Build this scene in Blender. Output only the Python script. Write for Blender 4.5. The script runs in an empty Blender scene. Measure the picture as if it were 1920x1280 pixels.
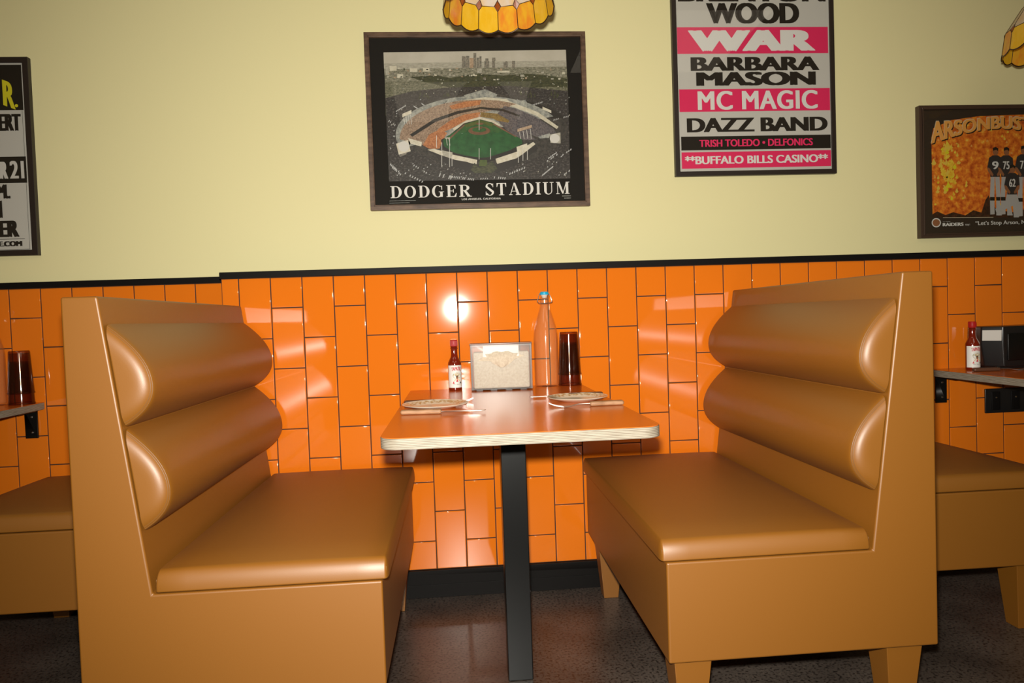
import bpy, bmesh, math, random
from math import sin, cos, pi, radians, sqrt, atan2
from mathutils import Vector, Matrix

S = bpy.context.scene
COL = S.collection
random.seed(7)
F0 = 1.12                                   # floor-relative height of the wainscot rail's underside

# ------------------------------------------------------------------ camera
FPX = 1334.51
CAM = Vector((-0.2149, -2.4615, F0 - 0.1672))
RX, RY, RZ = -0.03163, 0.03432, -0.07655
ROT = (Matrix.Rotation(RZ, 3, 'Z') @ Matrix.Rotation(RX, 3, 'X') @ Matrix.Rotation(RY, 3, 'Y'))
_r, _f, _u = ROT.col[0], ROT.col[1], ROT.col[2]
cd = bpy.data.cameras.new('camera')
cd.sensor_width = 36.0
cd.lens = FPX / 1920 * 36
cd.clip_start = 0.05
cam = bpy.data.objects.new('camera', cd)
COL.objects.link(cam)
cam.matrix_world = Matrix(((_r.x, _u.x, -_f.x, CAM.x), (_r.y, _u.y, -_f.y, CAM.y), (_r.z, _u.z, -_f.z, CAM.z), (0, 0, 0, 1)))
S.camera = cam

# ------------------------------------------------------------------ light and exposure
w = bpy.data.worlds.new('world')
S.world = w
w.use_nodes = True
w.node_tree.nodes['Background'].inputs[0].default_value = (0.9, 0.8, 0.62, 1)
w.node_tree.nodes['Background'].inputs[1].default_value = 0.01
S.view_settings.view_transform = 'Standard'
S.view_settings.look = 'None'
S.view_settings.gamma = 1
S.view_settings.use_curve_mapping = False
S.view_settings.exposure = 0.0
S.cycles.max_bounces = 10
S.cycles.transparent_max_bounces = 24
S.cycles.blur_glossy = 0.6

FLASH_W, FILL_W = 257.0, 7.0
fl = bpy.data.lights.new('camera_flash', 'SPOT')          # the on-camera flash, a hand's width above the lens
fl.energy = FLASH_W
fl.color = (1.0, 0.965, 0.87)
fl.shadow_soft_size = 0.022
fl.spot_size = radians(118)
fl.spot_blend = 0.9
flo = bpy.data.objects.new('camera_flash', fl)
COL.objects.link(flo)
flo.location = (-0.222, -2.45, F0 - 0.082)
flo.rotation_euler = (_f + 0.02 * _r).to_track_quat('-Z', 'Y').to_euler()
for lx, ly in ((-1.6, -2.6), (1.4, -2.6), (-0.1, -4.0)):   # unseen area lights added below the ceiling as soft warm ambient fill
    al = bpy.data.lights.new('ambient_fill_light', 'AREA')
    al.shape = 'RECTANGLE'
    al.size, al.size_y = 1.2, 1.2
    al.energy = FILL_W
    al.color = (1.0, 0.86, 0.66)
    ao = bpy.data.objects.new('ambient_fill_light', al)
    COL.objects.link(ao)
    ao.location = (lx, ly, 2.98)

# ------------------------------------------------------------------ materials
def nodes(m):
    nt = m.node_tree
    return nt, nt.nodes, nt.links

def pm(name, col, rough=0.5, metal=0.0, spec=0.5, **kw):
    m = bpy.data.materials.new(name)
    m.use_nodes = True
    b = m.node_tree.nodes['Principled BSDF']
    b.inputs['Base Color'].default_value = (*col, 1)
    b.inputs['Roughness'].default_value = rough
    b.inputs['Metallic'].default_value = metal
    b.inputs['Specular IOR Level'].default_value = spec
    for k, v in kw.items():
        b.inputs[k.replace('_', ' ')].default_value = v
    return m

def add_noise_col(m, c1, c2, scale, lo=0.35, hi=0.65, detail=4.0, stretch=None, rough=0.6):
    nt, N, L = nodes(m)
    tc = N.new('ShaderNodeTexCoord')
    nz = N.new('ShaderNodeTexNoise')
    nz.inputs['Scale'].default_value = scale
    nz.inputs['Detail'].default_value = detail
    nz.inputs['Roughness'].default_value = rough
    src = tc.outputs['Object']
    if stretch:
        mp = N.new('ShaderNodeMapping')
        mp.inputs['Scale'].default_value = stretch
        L.new(src, mp.inputs[0])
        src = mp.outputs[0]
    L.new(src, nz.inputs['Vector'])
    cr = N.new('ShaderNodeValToRGB')
    cr.color_ramp.elements[0].position = lo
    cr.color_ramp.elements[1].position = hi
    cr.color_ramp.elements[0].color = (*c1, 1)
    cr.color_ramp.elements[1].color = (*c2, 1)
    L.new(nz.outputs[0], cr.inputs[0])
    L.new(cr.outputs[0], N['Principled BSDF'].inputs['Base Color'])
    return cr

def add_bump(m, scale, strength, dist=0.001, detail=3.0):
    nt, N, L = nodes(m)
    tc = N.new('ShaderNodeTexCoord')
    nz = N.new('ShaderNodeTexNoise')
    nz.inputs['Scale'].default_value = scale
    nz.inputs['Detail'].default_value = detail
    L.new(tc.outputs['Object'], nz.inputs['Vector'])
    bp = N.new('ShaderNodeBump')
    bp.inputs['Strength'].default_value = strength
    bp.inputs['Distance'].default_value = dist
    L.new(nz.outputs[0], bp.inputs['Height'])
    L.new(bp.outputs[0], N['Principled BSDF'].inputs['Normal'])

M = {}
M['vinyl'] = pm('tan_vinyl', (0.235, 0.084, 0.004), 0.48, 0.0, 0.95)
add_bump(M['vinyl'], 700, 0.12, 0.0006)
M['thread'] = pm('seam_thread', (0.20, 0.085, 0.02), 0.5)
M['paint'] = pm('cream_paint', (0.785, 0.715, 0.385), 0.62)
add_bump(M['paint'], 260, 0.12, 0.0008)
M['tile'] = pm('orange_tile_glaze', (0.78, 0.183, 0.010), 0.05, 0.0, 0.75)
add_bump(M['tile'], 7, 0.02, 0.004, 1.0)
M['grout'] = pm('dark_grout', (0.03, 0.018, 0.012), 0.8)
M['black_trim'] = pm('black_trim', (0.0065, 0.0055, 0.005), 0.5, 0.0, 0.12)
add_bump(M['black_trim'], 60, 0.1, 0.001)
M['black_steel'] = pm('black_powder_coated_steel', (0.004, 0.004, 0.004), 0.3, 0.0, 0.5)
M['black_plastic'] = pm('black_plastic', (0.012, 0.011, 0.011), 0.3)
M['screw'] = pm('steel_screw', (0.75, 0.72, 0.68), 0.25, 1.0)
M['concrete'] = pm('polished_concrete', (0.1, 0.08, 0.07), 0.33)
def concrete():
    m = M['concrete']
    nt, N, L = nodes(m)
    tc = N.new('ShaderNodeTexCoord')
    a = N.new('ShaderNodeTexNoise'); a.inputs['Scale'].default_value = 4; a.inputs['Detail'].default_value = 6
    v = N.new('ShaderNodeTexVoronoi'); v.inputs['Scale'].default_value = 95
    b = N.new('ShaderNodeTexNoise'); b.inputs['Scale'].default_value = 125; b.inputs['Detail'].default_value = 5
    for x in (a, v, b): L.new(tc.outputs['Object'], x.inputs['Vector'])
    r1 = N.new('ShaderNodeValToRGB'); r1.color_ramp.elements[0].color = (0.062, 0.048, 0.039, 1); r1.color_ramp.elements[1].color = (0.12, 0.096, 0.079, 1)
    r1.color_ramp.elements[0].position = .35; r1.color_ramp.elements[1].position = .7
    L.new(a.outputs[0], r1.inputs[0])
    r2 = N.new('ShaderNodeValToRGB'); r2.color_ramp.elements[0].position = .36; r2.color_ramp.elements[1].position = .50
    r2.color_ramp.elements[0].color = (0.22, 0.2, 0.2, 1); r2.color_ramp.elements[1].color = (1, 1, 1, 1)
    L.new(b.outputs[0], r2.inputs[0])
    r3 = N.new('ShaderNodeValToRGB'); r3.color_ramp.elements[0].position = .0; r3.color_ramp.elements[1].position = .3
    r3.color_ramp.elements[0].color = (1.5, 1.4, 1.3, 1); r3.color_ramp.elements[1].color = (0.9, 0.9, 0.9, 1)
    L.new(v.outputs['Distance'], r3.inputs[0])
    m1 = N.new('ShaderNodeMix'); m1.data_type = 'RGBA'; m1.blend_type = 'MULTIPLY'; m1.inputs[0].default_value = 1
    m2 = N.new('ShaderNodeMix'); m2.data_type = 'RGBA'; m2.blend_type = 'MULTIPLY'; m2.inputs[0].default_value = 1
    L.new(r1.outputs[0], m1.inputs[6]); L.new(r2.outputs[0], m1.inputs[7])
    L.new(m1.outputs[2], m2.inputs[6]); L.new(r3.outputs[0], m2.inputs[7])
    L.new(m2.outputs[2], N['Principled BSDF'].inputs['Base Color'])
concrete()
M['ceiling'] = pm('ceiling_paint', (0.6, 0.55, 0.42), 0.9)
M['roomwall'] = pm('room_paint', (0.5, 0.42, 0.25), 0.9)
M['laminate'] = pm('orange_laminate', (0.66, 0.15, 0.015), 0.21)
add_bump(M['laminate'], 900, 0.05, 0.0004)
M['plywood'] = pm('birch_plywood_edge', (0.7, 0.56, 0.36), 0.55)
def plywood():
    m = M['plywood']
    nt, N, L = nodes(m)
    tc = N.new('ShaderNodeTexCoord')
    sp = N.new('ShaderNodeSeparateXYZ'); L.new(tc.outputs['Object'], sp.inputs[0])
    mul = N.new('ShaderNodeMath'); mul.operation = 'MULTIPLY'; mul.inputs[1].default_value = 2 * pi / 0.0034
    L.new(sp.outputs[2], mul.inputs[0])
    sn = N.new('ShaderNodeMath'); sn.operation = 'SINE'; L.new(mul.outputs[0], sn.inputs[0])
    nz = N.new('ShaderNodeTexNoise'); nz.inputs['Scale'].default_value = 30
    mp = N.new('ShaderNodeMapping'); mp.inputs['Scale'].default_value = (1, 1, 25)
    L.new(tc.outputs['Object'], mp.inputs[0]); L.new(mp.outputs[0], nz.inputs['Vector'])
    ad = N.new('ShaderNodeMath'); ad.operation = 'MULTIPLY_ADD'; ad.inputs[1].default_value = 0.22; 
    L.new(sn.outputs[0], ad.inputs[0]); L.new(nz.outputs[0], ad.inputs[2])
    cr = N.new('ShaderNodeValToRGB')
    cr.color_ramp.elements[0].position = .28; cr.color_ramp.elements[1].position = .62
    cr.color_ramp.elements[0].color = (0.16, 0.12, 0.08, 1); cr.color_ramp.elements[1].color = (0.37, 0.325, 0.255, 1)
    L.new(ad.outputs[0], cr.inputs[0]); L.new(cr.outputs[0], N['Principled BSDF'].inputs['Base Color'])
plywood()
M['walnut'] = pm('walnut_frame', (0.11, 0.06, 0.033), 0.5)
add_noise_col(M['walnut'], (0.07, 0.037, 0.02), (0.16, 0.09, 0.05), 60, stretch=(0.25, 1, 1))
M['black_frame'] = pm('black_frame', (0.022, 0.014, 0.010), 0.45)
M['dark_frame'] = pm('dark_brown_frame', (0.055, 0.03, 0.018), 0.5)
M['paper'] = pm('poster_paper', (0.60, 0.575, 0.53), 0.6)
M['ink'] = pm('black_ink', (0.020, 0.015, 0.010), 0.6, 0.0, 0.25)
M['pink'] = pm('pink_ink', (0.80, 0.022, 0.12), 0.55)
M['white_ink'] = pm('white_ink', (0.72, 0.70, 0.66), 0.55)
M['yellow_ink'] = pm('yellow_ink', (0.74, 0.66, 0.02), 0.55)
M['mat_black'] = pm('black_mat_board', (0.011, 0.009, 0.007), 0.7, 0.0, 0.25)
M['mat_brown'] = pm('brown_poster_ground', (0.035, 0.022, 0.012), 0.6)
M['chrome'] = pm('brushed_chrome', (0.80, 0.80, 0.80), 0.22, 1.0)
M['steel'] = pm('stainless_steel', (0.70, 0.68, 0.64), 0.33, 1.0)
M['kraft'] = pm('kraft_napkin', (0.60, 0.50, 0.38), 0.85)
add_noise_col(M['kraft'], (0.58, 0.48, 0.36), (0.70, 0.61, 0.48), 160)
M['handle_wood'] = pm('worn_wood_handle', (0.33, 0.17, 0.08), 0.55)
add_noise_col(M['handle_wood'], (0.24, 0.115, 0.05), (0.42, 0.23, 0.12), 120, stretch=(0.2, 1, 1))
M['dark_handle'] = pm('dark_wood_handle', (0.10, 0.04, 0.02), 0.5)
M['sauce'] = pm('red_sauce_in_glass', (0.17, 0.012, 0.004), 0.06, Coat_Weight=1.0)
M['red_cap'] = pm('red_plastic_cap', (0.40, 0.012, 0.012), 0.4, 0.0, 0.3)
M['label'] = pm('paper_label', (0.80, 0.79, 0.74), 0.5)
M['red_ink'] = pm('red_ink', (0.58, 0.02, 0.04), 0.5)
M['skin_ink'] = pm('brown_ink', (0.30, 0.12, 0.05), 0.5)
M['tan_ink'] = pm('straw_ink', (0.62, 0.50, 0.30), 0.5)
M['green_ink'] = pm('green_ink', (0.16, 0.25, 0.16), 0.5)
M['orange_ink'] = pm('orange_ink', (0.82, 0.38, 0.08), 0.5)
M['blue_cap'] = pm('blue_stopper', (0.01, 0.42, 0.70), 0.35)
M['rubber'] = pm('clear_rubber_washer', (0.7, 0.62, 0.55), 0.5)
M['plate_plain'] = pm('plain_plate_glaze', (0.72, 0.66, 0.54), 0.16)
M['plate'] = pm('plate_glaze', (0.72, 0.66, 0.52), 0.16)
def plate_mat():
    m = M['plate']
    nt, N, L = nodes(m)
    tc = N.new('ShaderNodeTexCoord')
    sp = N.new('ShaderNodeSeparateXYZ'); L.new(tc.outputs['Object'], sp.inputs[0])
    cx = N.new('ShaderNodeCombineXYZ'); L.new(sp.outputs[0], cx.inputs[0]); L.new(sp.outputs[1], cx.inputs[1])
    ln = N.new('ShaderNodeVectorMath'); ln.operation = 'LENGTH'; L.new(cx.outputs[0], ln.inputs[0])
    an = N.new('ShaderNodeMath'); an.operation = 'ARCTAN2'; L.new(sp.outputs[1], an.inputs[0]); L.new(sp.outputs[0], an.inputs[1])
    a2 = N.new('ShaderNodeMath'); a2.operation = 'MULTIPLY'; a2.inputs[1].default_value = 22; L.new(an.outputs[0], a2.inputs[0])
    sn = N.new('ShaderNodeMath'); sn.operation = 'SINE'; L.new(a2.outputs[0], sn.inputs[0])
    wob = N.new('ShaderNodeMath'); wob.operation = 'MULTIPLY_ADD'; wob.inputs[1].default_value = 0.0035; L.new(sn.outputs[0], wob.inputs[0]); L.new(ln.outputs['Value'], wob.inputs[2])
    cr = N.new('ShaderNodeValToRGB'); cr.color_ramp.interpolation = 'EASE'
    e = cr.color_ramp.elements
    e[0].position = 0.0; e[0].color = (0.72, 0.66, 0.52, 1)
    e[1].position = 1.0; e[1].color = (0.75, 0.70, 0.58, 1)
    for p, c in ((0.655, (0.72, 0.66, 0.52, 1)), (0.68, (0.42, 0.29, 0.13, 1)), (0.86, (0.48, 0.36, 0.18, 1)), (0.885, (0.75, 0.70, 0.58, 1))):
        n = e.new(p); n.color = c
    sc = N.new('ShaderNodeMath'); sc.operation = 'MULTIPLY'; sc.inputs[1].default_value = 1 / 0.095
    L.new(wob.outputs[0], sc.inputs[0]); L.new(sc.outputs[0], cr.inputs[0])
    nz = N.new('ShaderNodeTexNoise'); nz.inputs['Scale'].default_value = 130; L.new(tc.outputs['Object'], nz.inputs['Vector'])
    r2 = N.new('ShaderNodeValToRGB'); r2.color_ramp.elements[0].position = .40; r2.color_ramp.elements[1].position = .56
    L.new(nz.outputs[0], r2.inputs[0])
    mx = N.new('ShaderNodeMix'); mx.data_type = 'RGBA'; L.new(r2.outputs[0], mx.inputs[0])
    mx.inputs[6].default_value = (0.72, 0.66, 0.52, 1)
    L.new(cr.outputs[0], mx.inputs[7])
    L.new(mx.outputs[2], N['Principled BSDF'].inputs['Base Color'])
plate_mat()

def thin_glass(name, tint_c, tint_e, rough=0.02, body=None, body_w=0.0, ior=1.5, gloss=1.0):
    """thin-walled glass: transparent with a tint that deepens at grazing view, Fresnel gloss, an optional scattering body"""
    m = bpy.data.materials.new(name)
    m.use_nodes = True
    nt, N, L = nodes(m)
    for n in list(N):
        if n.type != 'OUTPUT_MATERIAL': N.remove(n)
    out = N['Material Output']
    lw = N.new('ShaderNodeLayerWeight'); lw.inputs['Blend'].default_value = 0.35
    mx = N.new('ShaderNodeMix'); mx.data_type = 'RGBA'
    L.new(lw.outputs['Facing'], mx.inputs[0])
    mx.inputs[6].default_value = (*tint_c, 1); mx.inputs[7].default_value = (*tint_e, 1)
    tr = N.new('ShaderNodeBsdfTransparent'); L.new(mx.outputs[2], tr.inputs[0])
    gl = N.new('ShaderNodeBsdfGlossy'); gl.inputs['Roughness'].default_value = rough
    gl.inputs['Color'].default_value = (gloss, gloss, gloss, 1)
    f0 = ((ior - 1) / (ior + 1)) ** 2
    l5 = N.new('ShaderNodeLayerWeight'); l5.inputs['Blend'].default_value = 0.5
    pw = N.new('ShaderNodeMath'); pw.operation = 'POWER'; pw.inputs[1].default_value = 5; L.new(l5.outputs['Facing'], pw.inputs[0])
    fr = N.new('ShaderNodeMath'); fr.operation = 'MULTIPLY_ADD'; fr.inputs[1].default_value = (1 - f0) * .8; fr.inputs[2].default_value = f0
    L.new(pw.outputs[0], fr.inputs[0])
    src = tr.outputs[0]
    if body:
        d1 = N.new('ShaderNodeBsdfDiffuse'); d1.inputs[0].default_value = (*body, 1)
        d2 = N.new('ShaderNodeBsdfTranslucent'); d2.inputs[0].default_value = (*body, 1)
        df = N.new('ShaderNodeMixShader'); df.inputs[0].default_value = 0.45
        L.new(d1.outputs[0], df.inputs[1]); L.new(d2.outputs[0], df.inputs[2])
        mb = N.new('ShaderNodeMixShader'); mb.inputs[0].default_value = body_w
        L.new(src, mb.inputs[1]); L.new(df.outputs[0], mb.inputs[2]); src = mb.outputs[0]
    ms = N.new('ShaderNodeMixShader')
    L.new(fr.outputs[0], ms.inputs[0]); L.new(src, ms.inputs[1]); L.new(gl.outputs[0], ms.inputs[2])
    L.new(ms.outputs[0], out.inputs[0])
    return m

M['bottle_glass'] = thin_glass('clear_bottle_glass', (1.0, 1.0, 1.0), (0.95, 0.90, 0.80), 0.09, (1.0, 0.92, 0.62), 0.035, ior=1.4)
M['tumbler'] = thin_glass('smoky_brown_tumbler_plastic', (0.83, 0.70, 0.60), (0.45, 0.25, 0.2), 0.09, (0.13, 0.05, 0.025), 0.05)
M['pane'] = thin_glass('picture_glass', (0.96, 0.96, 0.95), (0.9, 0.9, 0.9), 0.0, ior=1.25)
M['acrylic'] = thin_glass('clear_acrylic', (0.98, 0.98, 0.98), (0.75, 0.76, 0.78), 0.22, (0.85, 0.84, 0.80), 0.10, ior=1.4, gloss=0.3)

def lamp_glass(name, c1, c2, scale=35):
    m = pm(name, c1, 0.18)
    nt, N, L = nodes(m)
    cr = add_noise_col(m, c1, c2, scale, 0.4, 0.66, 3, stretch=(1, 1, 0.45))
    b = N['Principled BSDF']
    tl = N.new('ShaderNodeBsdfTranslucent'); L.new(cr.outputs[0], tl.inputs[0])
    ms = N.new('ShaderNodeMixShader'); ms.inputs[0].default_value = 0.28
    L.new(b.outputs[0], ms.inputs[1]); L.new(tl.outputs[0], ms.inputs[2])
    L.new(ms.outputs[0], N['Material Output'].inputs[0])
    return m
M['amber'] = lamp_glass('amber_art_glass', (0.86, 0.50, 0.02), (0.90, 0.56, 0.05))
M['amber_streak'] = lamp_glass('streaked_orange_art_glass', (0.86, 0.46, 0.03), (0.82, 0.26, 0.03))
M['opal'] = lamp_glass('opal_art_glass', (0.74, 0.66, 0.58), (0.78, 0.56, 0.30), 22)
M['rust_glass'] = lamp_glass('rust_red_art_glass', (0.28, 0.065, 0.01), (0.36, 0.09, 0.02))
M['came'] = pm('dark_lead_came', (0.055, 0.03, 0.018), 0.4, 0.6)
M['bronze'] = pm('dark_bronze', (0.06, 0.04, 0.025), 0.4, 0.8)
M['bulb'] = pm('frosted_bulb', (0.85, 0.83, 0.78), 0.5)

# ------------------------------------------------------------------ mesh helpers
class MB:
    def __init__(s): s.v, s.f, s.mi = [], [], []
    def add(s, vs, fs, mi=0):
        o = len(s.v)
        s.v += [tuple(p) for p in vs]
        s.f += [tuple(i + o for i in f) for f in fs]
        s.mi += [mi] * len(fs)
    def box(s, x0, x1, y0, y1, z0, z1, mi=0):
        s.add([(x0, y0, z0), (x1, y0, z0), (x1, y1, z0), (x0, y1, z0), (x0, y0, z1), (x1, y0, z1), (x1, y1, z1), (x0, y1, z1)],
              [(0, 3, 2, 1), (4, 5, 6, 7), (0, 1, 5, 4), (1, 2, 6, 5), (2, 3, 7, 6), (3, 0, 4, 7)], mi)
    def lathe(s, prof, n=40, mi=0, cap0=False, cap1=False):
        vs = [(r * cos(2 * pi * k / n), r * sin(2 * pi * k / n), z) for r, z in prof for k in range(n)]
        fs = [(i * n + k, i * n + (k + 1) % n, (i + 1) * n + (k + 1) % n, (i + 1) * n + k) for i in range(len(prof) - 1) for k in range(n)]
        if cap0: fs.append(tuple(reversed(range(n))))
        if cap1: fs.append(tuple(range((len(prof) - 1) * n, len(prof) * n)))
        s.add(vs, fs, mi)
    def tube(s, pts, r, n=8, closed=False, mi=0):
        P = [Vector(p) for p in pts]
        m = len(P)
        rs = r if isinstance(r, (list, tuple)) else [r] * m
        vs, prev = [], None
        for i, p in enumerate(P):
            a = P[(i - 1) % m] if (closed or i > 0) else p
            b = P[(i + 1) % m] if (closed or i < m - 1) else p
            t = (b - a).normalized()
            if prev is None:
                up = Vector((0, 0, 1)) if abs(t.z) < .9 else Vector((1, 0, 0))
                nx = t.cross(up).normalized()
            else:
                nx = (prev - t * prev.dot(t)).normalized()
            prev = nx
            ny = t.cross(nx)
            vs += [p + (nx * cos(2 * pi * k / n) + ny * sin(2 * pi * k / n)) * rs[i] for k in range(n)]
        fs = [(i * n + k, i * n + (k + 1) % n, ((i + 1) % m) * n + (k + 1) % n, ((i + 1) % m) * n + k) for i in range(m if closed else m - 1) for k in range(n)]
        if not closed:
            fs += [tuple(reversed(range(n))), tuple(range((m - 1) * n, m * n))]
        s.add(vs, fs, mi)
    def prism(s, poly, y0, y1, mi=0):
        """poly of (x, z) extruded along y"""
        n = len(poly)
        vs = [(x, y0, z) for x, z in poly] + [(x, y1, z) for x, z in poly]
        fs = [tuple(range(n)), tuple(reversed(range(n, 2 * n)))] + [(i, i + n, (i + 1) % n + n, (i + 1) % n) for i in range(n)]
        s.add(vs, fs, mi)
    def rbox(s, x0, x1, y0, y1, z0, z1, r, n=4, mid=4, crown=0.0, mi=0, rx=None, ry=None, rz=None):
        """rounded box; crown lifts the middle of the top"""
        rx, ry, rt = rx or r, ry or r, rz or r
        def ax2(a, b, ra, rb, m):
            q = [a + ra * (1 - cos(pi / 2 * k / n)) for k in range(n + 1)]
            t = [b - rb * (1 - cos(pi / 2 * k / n)) for k in range(n, -1, -1)]
            return q + [q[-1] + (t[0] - q[-1]) * k / m for k in range(1, m)] + t
        X, Y, Z = ax2(x0, x1, rx, rx, mid), ax2(y0, y1, ry, ry, mid), ax2(z0, z1, r, rt, 2)
        key, vs, fs = {}, [], []
        def vid(i, j, k):
            if (i, j, k) not in key:
                p = Vector((X[i], Y[j], Z[k]))
                c = Vector((min(max(p.x, x0 + rx), x1 - rx), min(max(p.y, y0 + ry), y1 - ry), min(max(p.z, z0 + r), z1 - rt)))
                zr = rt if p.z > c.z else r
                d = p - c
                d = Vector((d.x / rx, d.y / ry, d.z / zr))
                if d.length > 1e-9:
                    d.normalize()
                    q = c + Vector((d.x * rx, d.y * ry, d.z * zr))
                else: q = p
                if crown and q.z > (z0 + z1) / 2:
                    q.z += crown * max(0, 1 - ((q.x - (x0 + x1) / 2) / ((x1 - x0) / 2)) ** 2) ** .6 * max(0, 1 - ((q.y - (y0 + y1) / 2) / ((y1 - y0) / 2)) ** 2) ** .6
                key[(i, j, k)] = len(vs); vs.append(tuple(q))
            return key[(i, j, k)]
        a, b, c = len(X) - 1, len(Y) - 1, len(Z) - 1
        for i in range(a):
            for j in range(b):
                fs.append((vid(i, j, 0), vid(i, j + 1, 0), vid(i + 1, j + 1, 0), vid(i + 1, j, 0)))
                fs.append((vid(i, j, c), vid(i + 1, j, c), vid(i + 1, j + 1, c), vid(i, j + 1, c)))
        for i in range(a):
            for k in range(c):
                fs.append((vid(i, 0, k), vid(i + 1, 0, k), vid(i + 1, 0, k + 1), vid(i, 0, k + 1)))
                fs.append((vid(i, b, k), vid(i, b, k + 1), vid(i + 1, b, k + 1), vid(i + 1, b, k)))
        for j in range(b):
            for k in range(c):
                fs.append((vid(0, j, k), vid(0, j, k + 1), vid(0, j + 1, k + 1), vid(0, j + 1, k)))
                fs.append((vid(a, j, k), vid(a, j + 1, k), vid(a, j + 1, k + 1), vid(a, j, k + 1)))
        s.add(vs, fs, mi)
    def build(s, name, mats, parent=None, bevel=0, seg=2, smooth=38, xf=None):
        me = bpy.data.meshes.new(name)
        vs = [tuple(xf @ Vector(p)) for p in s.v] if xf else s.v
        me.from_pydata(vs, [], s.f)
        ml = mats if isinstance(mats, (list, tuple)) else [mats]
        for q in ml: me.materials.append(M[q] if isinstance(q, str) else q)
        me.polygons.foreach_set('material_index', s.mi)
        bm = bmesh.new(); bm.from_mesh(me)
        bmesh.ops.remove_doubles(bm, verts=bm.verts, dist=1e-6)
        bmesh.ops.recalc_face_normals(bm, faces=bm.faces) if bevel or smooth == 'n' else None
        if bevel:
            ed = [e for e in bm.edges if len(e.link_faces) == 2 and e.calc_face_angle(0) > radians(20)]
            bmesh.ops.bevel(bm, geom=ed, offset=bevel, segments=seg, profile=0.5, affect='EDGES')
        bm.to_mesh(me); bm.free()
        if smooth:
            me.polygons.foreach_set('use_smooth', [True] * len(me.polygons))
            me.set_sharp_from_angle(angle=radians(38 if smooth == 'n' else smooth))
        o = bpy.data.objects.new(name, me)
        COL.objects.link(o)
        if parent: o.parent = parent
        if bevel:
            wn = o.modifiers.new('weighted_normal', 'WEIGHTED_NORMAL')
            wn.keep_sharp = True; wn.weight = 100
        return o

def thing(name, loc, label, cat, group=None, rz=0.0):
    o = bpy.data.objects.new(name, None)
    o.empty_display_size = 0.05
    COL.objects.link(o)
    o.location = loc
    o.rotation_euler = (0, 0, rz)
    o['label'] = label; o['category'] = cat
    if group: o['group'] = group
    return o

def structure(o, label=None):
    o['kind'] = 'structure'
    if label: o['label'] = label
    return o

# ------------------------------------------------------------------ the room
YW = 0.15                 # plane of the painted wall; the tiled furring in front of it stands at y = 0
b = MB(); b.box(-3.4, 3.6, YW, YW + 0.12, 0, 3.0)
structure(b.build('wall_back', 'paint', smooth=0))
b = MB(); b.box(-3.4, 3.6, -6.0, YW + 0.12, -0.1, 0)
structure(b.build('floor', 'concrete', smooth=0))
b = MB(); b.box(-3.4, 3.6, -6.0, YW + 0.12, 3.0, 3.1)
structure(b.build('ceiling', 'ceiling', smooth=0))
b = MB(); b.box(-3.5, -3.4, -6.0, YW + 0.12, 0, 3.0)
structure(b.build('wall_left', 'roomwall', smooth=0))
b = MB(); b.box(3.6, 3.7, -6.0, YW + 0.12, 0, 3.0)
structure(b.build('wall_right', 'roomwall', smooth=0))
b = MB(); b.box(-3.5, 3.7, -6.1, -6.0, 0, 3.0)
structure(b.build('wall_front', 'roomwall', smooth=0))

T, V = 0.1046, 0.2062      # tile module
TG = 0.0030                # joint
XJ = -0.998                # left end of the furred-out tiled section
ZB, ZT = F0 - 1.026, F0    # top of the baseboard, underside of the rail
def tile_panel(cols, y, z1, first_half):
    b = MB()
    for x0, x1, odd in cols:
        z = z1
        h = V / 2 if odd else V
        while z > ZB + 0.01:
            zb = max(z - h, ZB)
            rx, rz = random.uniform(-1, 1) * 0.00016, random.uniform(-1, 1) * 0.00020
            a0, a1, c0, c1 = x0 + TG / 2, x1 - TG / 2, zb + TG / 2, z - TG / 2
            k = 0.0022
            ring = lambda i, yy: [(a0 + i, yy, c0 + i), (a1 - i, yy, c0 + i), (a1 - i, yy, c1 - i), (a0 + i, yy, c1 - i)]
            def tl(P, d): return [(p[0], p[1] + d + (rx if p[0] > (a0 + a1) / 2 else -rx) + (rz if p[2] > (c0 + c1) / 2 else -rz), p[2]) for p in P]
            vs = [(p[0], y + 0.006, p[2]) for p in ring(0, 0)] + tl(ring(0, y), k) + tl(ring(k * .134, y), k * .5) + tl(ring(k * .5, y), k * .134) + tl(ring(k, y), 0) + tl(ring(k + .0004, y), 0)
            fs = [(20, 21, 22, 23)]
            for j in range(5):
                for q in range(4):
                    fs.append((j * 4 + q, j * 4 + (q + 1) % 4, j * 4 + 4 + (q + 1) % 4, j * 4 + 4 + q))
            b.add(vs, fs)
            z = zb
            h = V
    return b
cols = [(XJ, -9 * T, True)] + [(i * T, (i + 1) * T, i % 2 == 0) for i in range(-9, 33)]
tp = structure(tile_panel(cols, 0.0, ZT, True).build('wall_wainscot', 'tile', smooth=60))
b = MB(); b.box(XJ, 3.6, 0.0025, YW, 0.0, F0 + 0.004)
b.build('grout', 'grout', tp, smooth=0)
L0 = -1.132               # joint position in the recessed left section
cols = [(L0, XJ, True)] + [(L0 - (i + 1) * T, L0 - i * T, i % 2 == 1) for i in range(0, 21)]
cols[0] = (L0, L0 + T, False)
cols.insert(0, (L0 + T, XJ, True))
LZ = F0 - 0.004
tp2 = structure(tile_panel(cols, YW - 0.012, LZ, True).build('wall_wainscot_recess', 'tile', smooth=60))
b = MB(); b.box(-3.4, XJ, YW - 0.0095, YW, 0.0, F0)
b.build('grout', 'grout', tp2, smooth=0)
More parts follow.
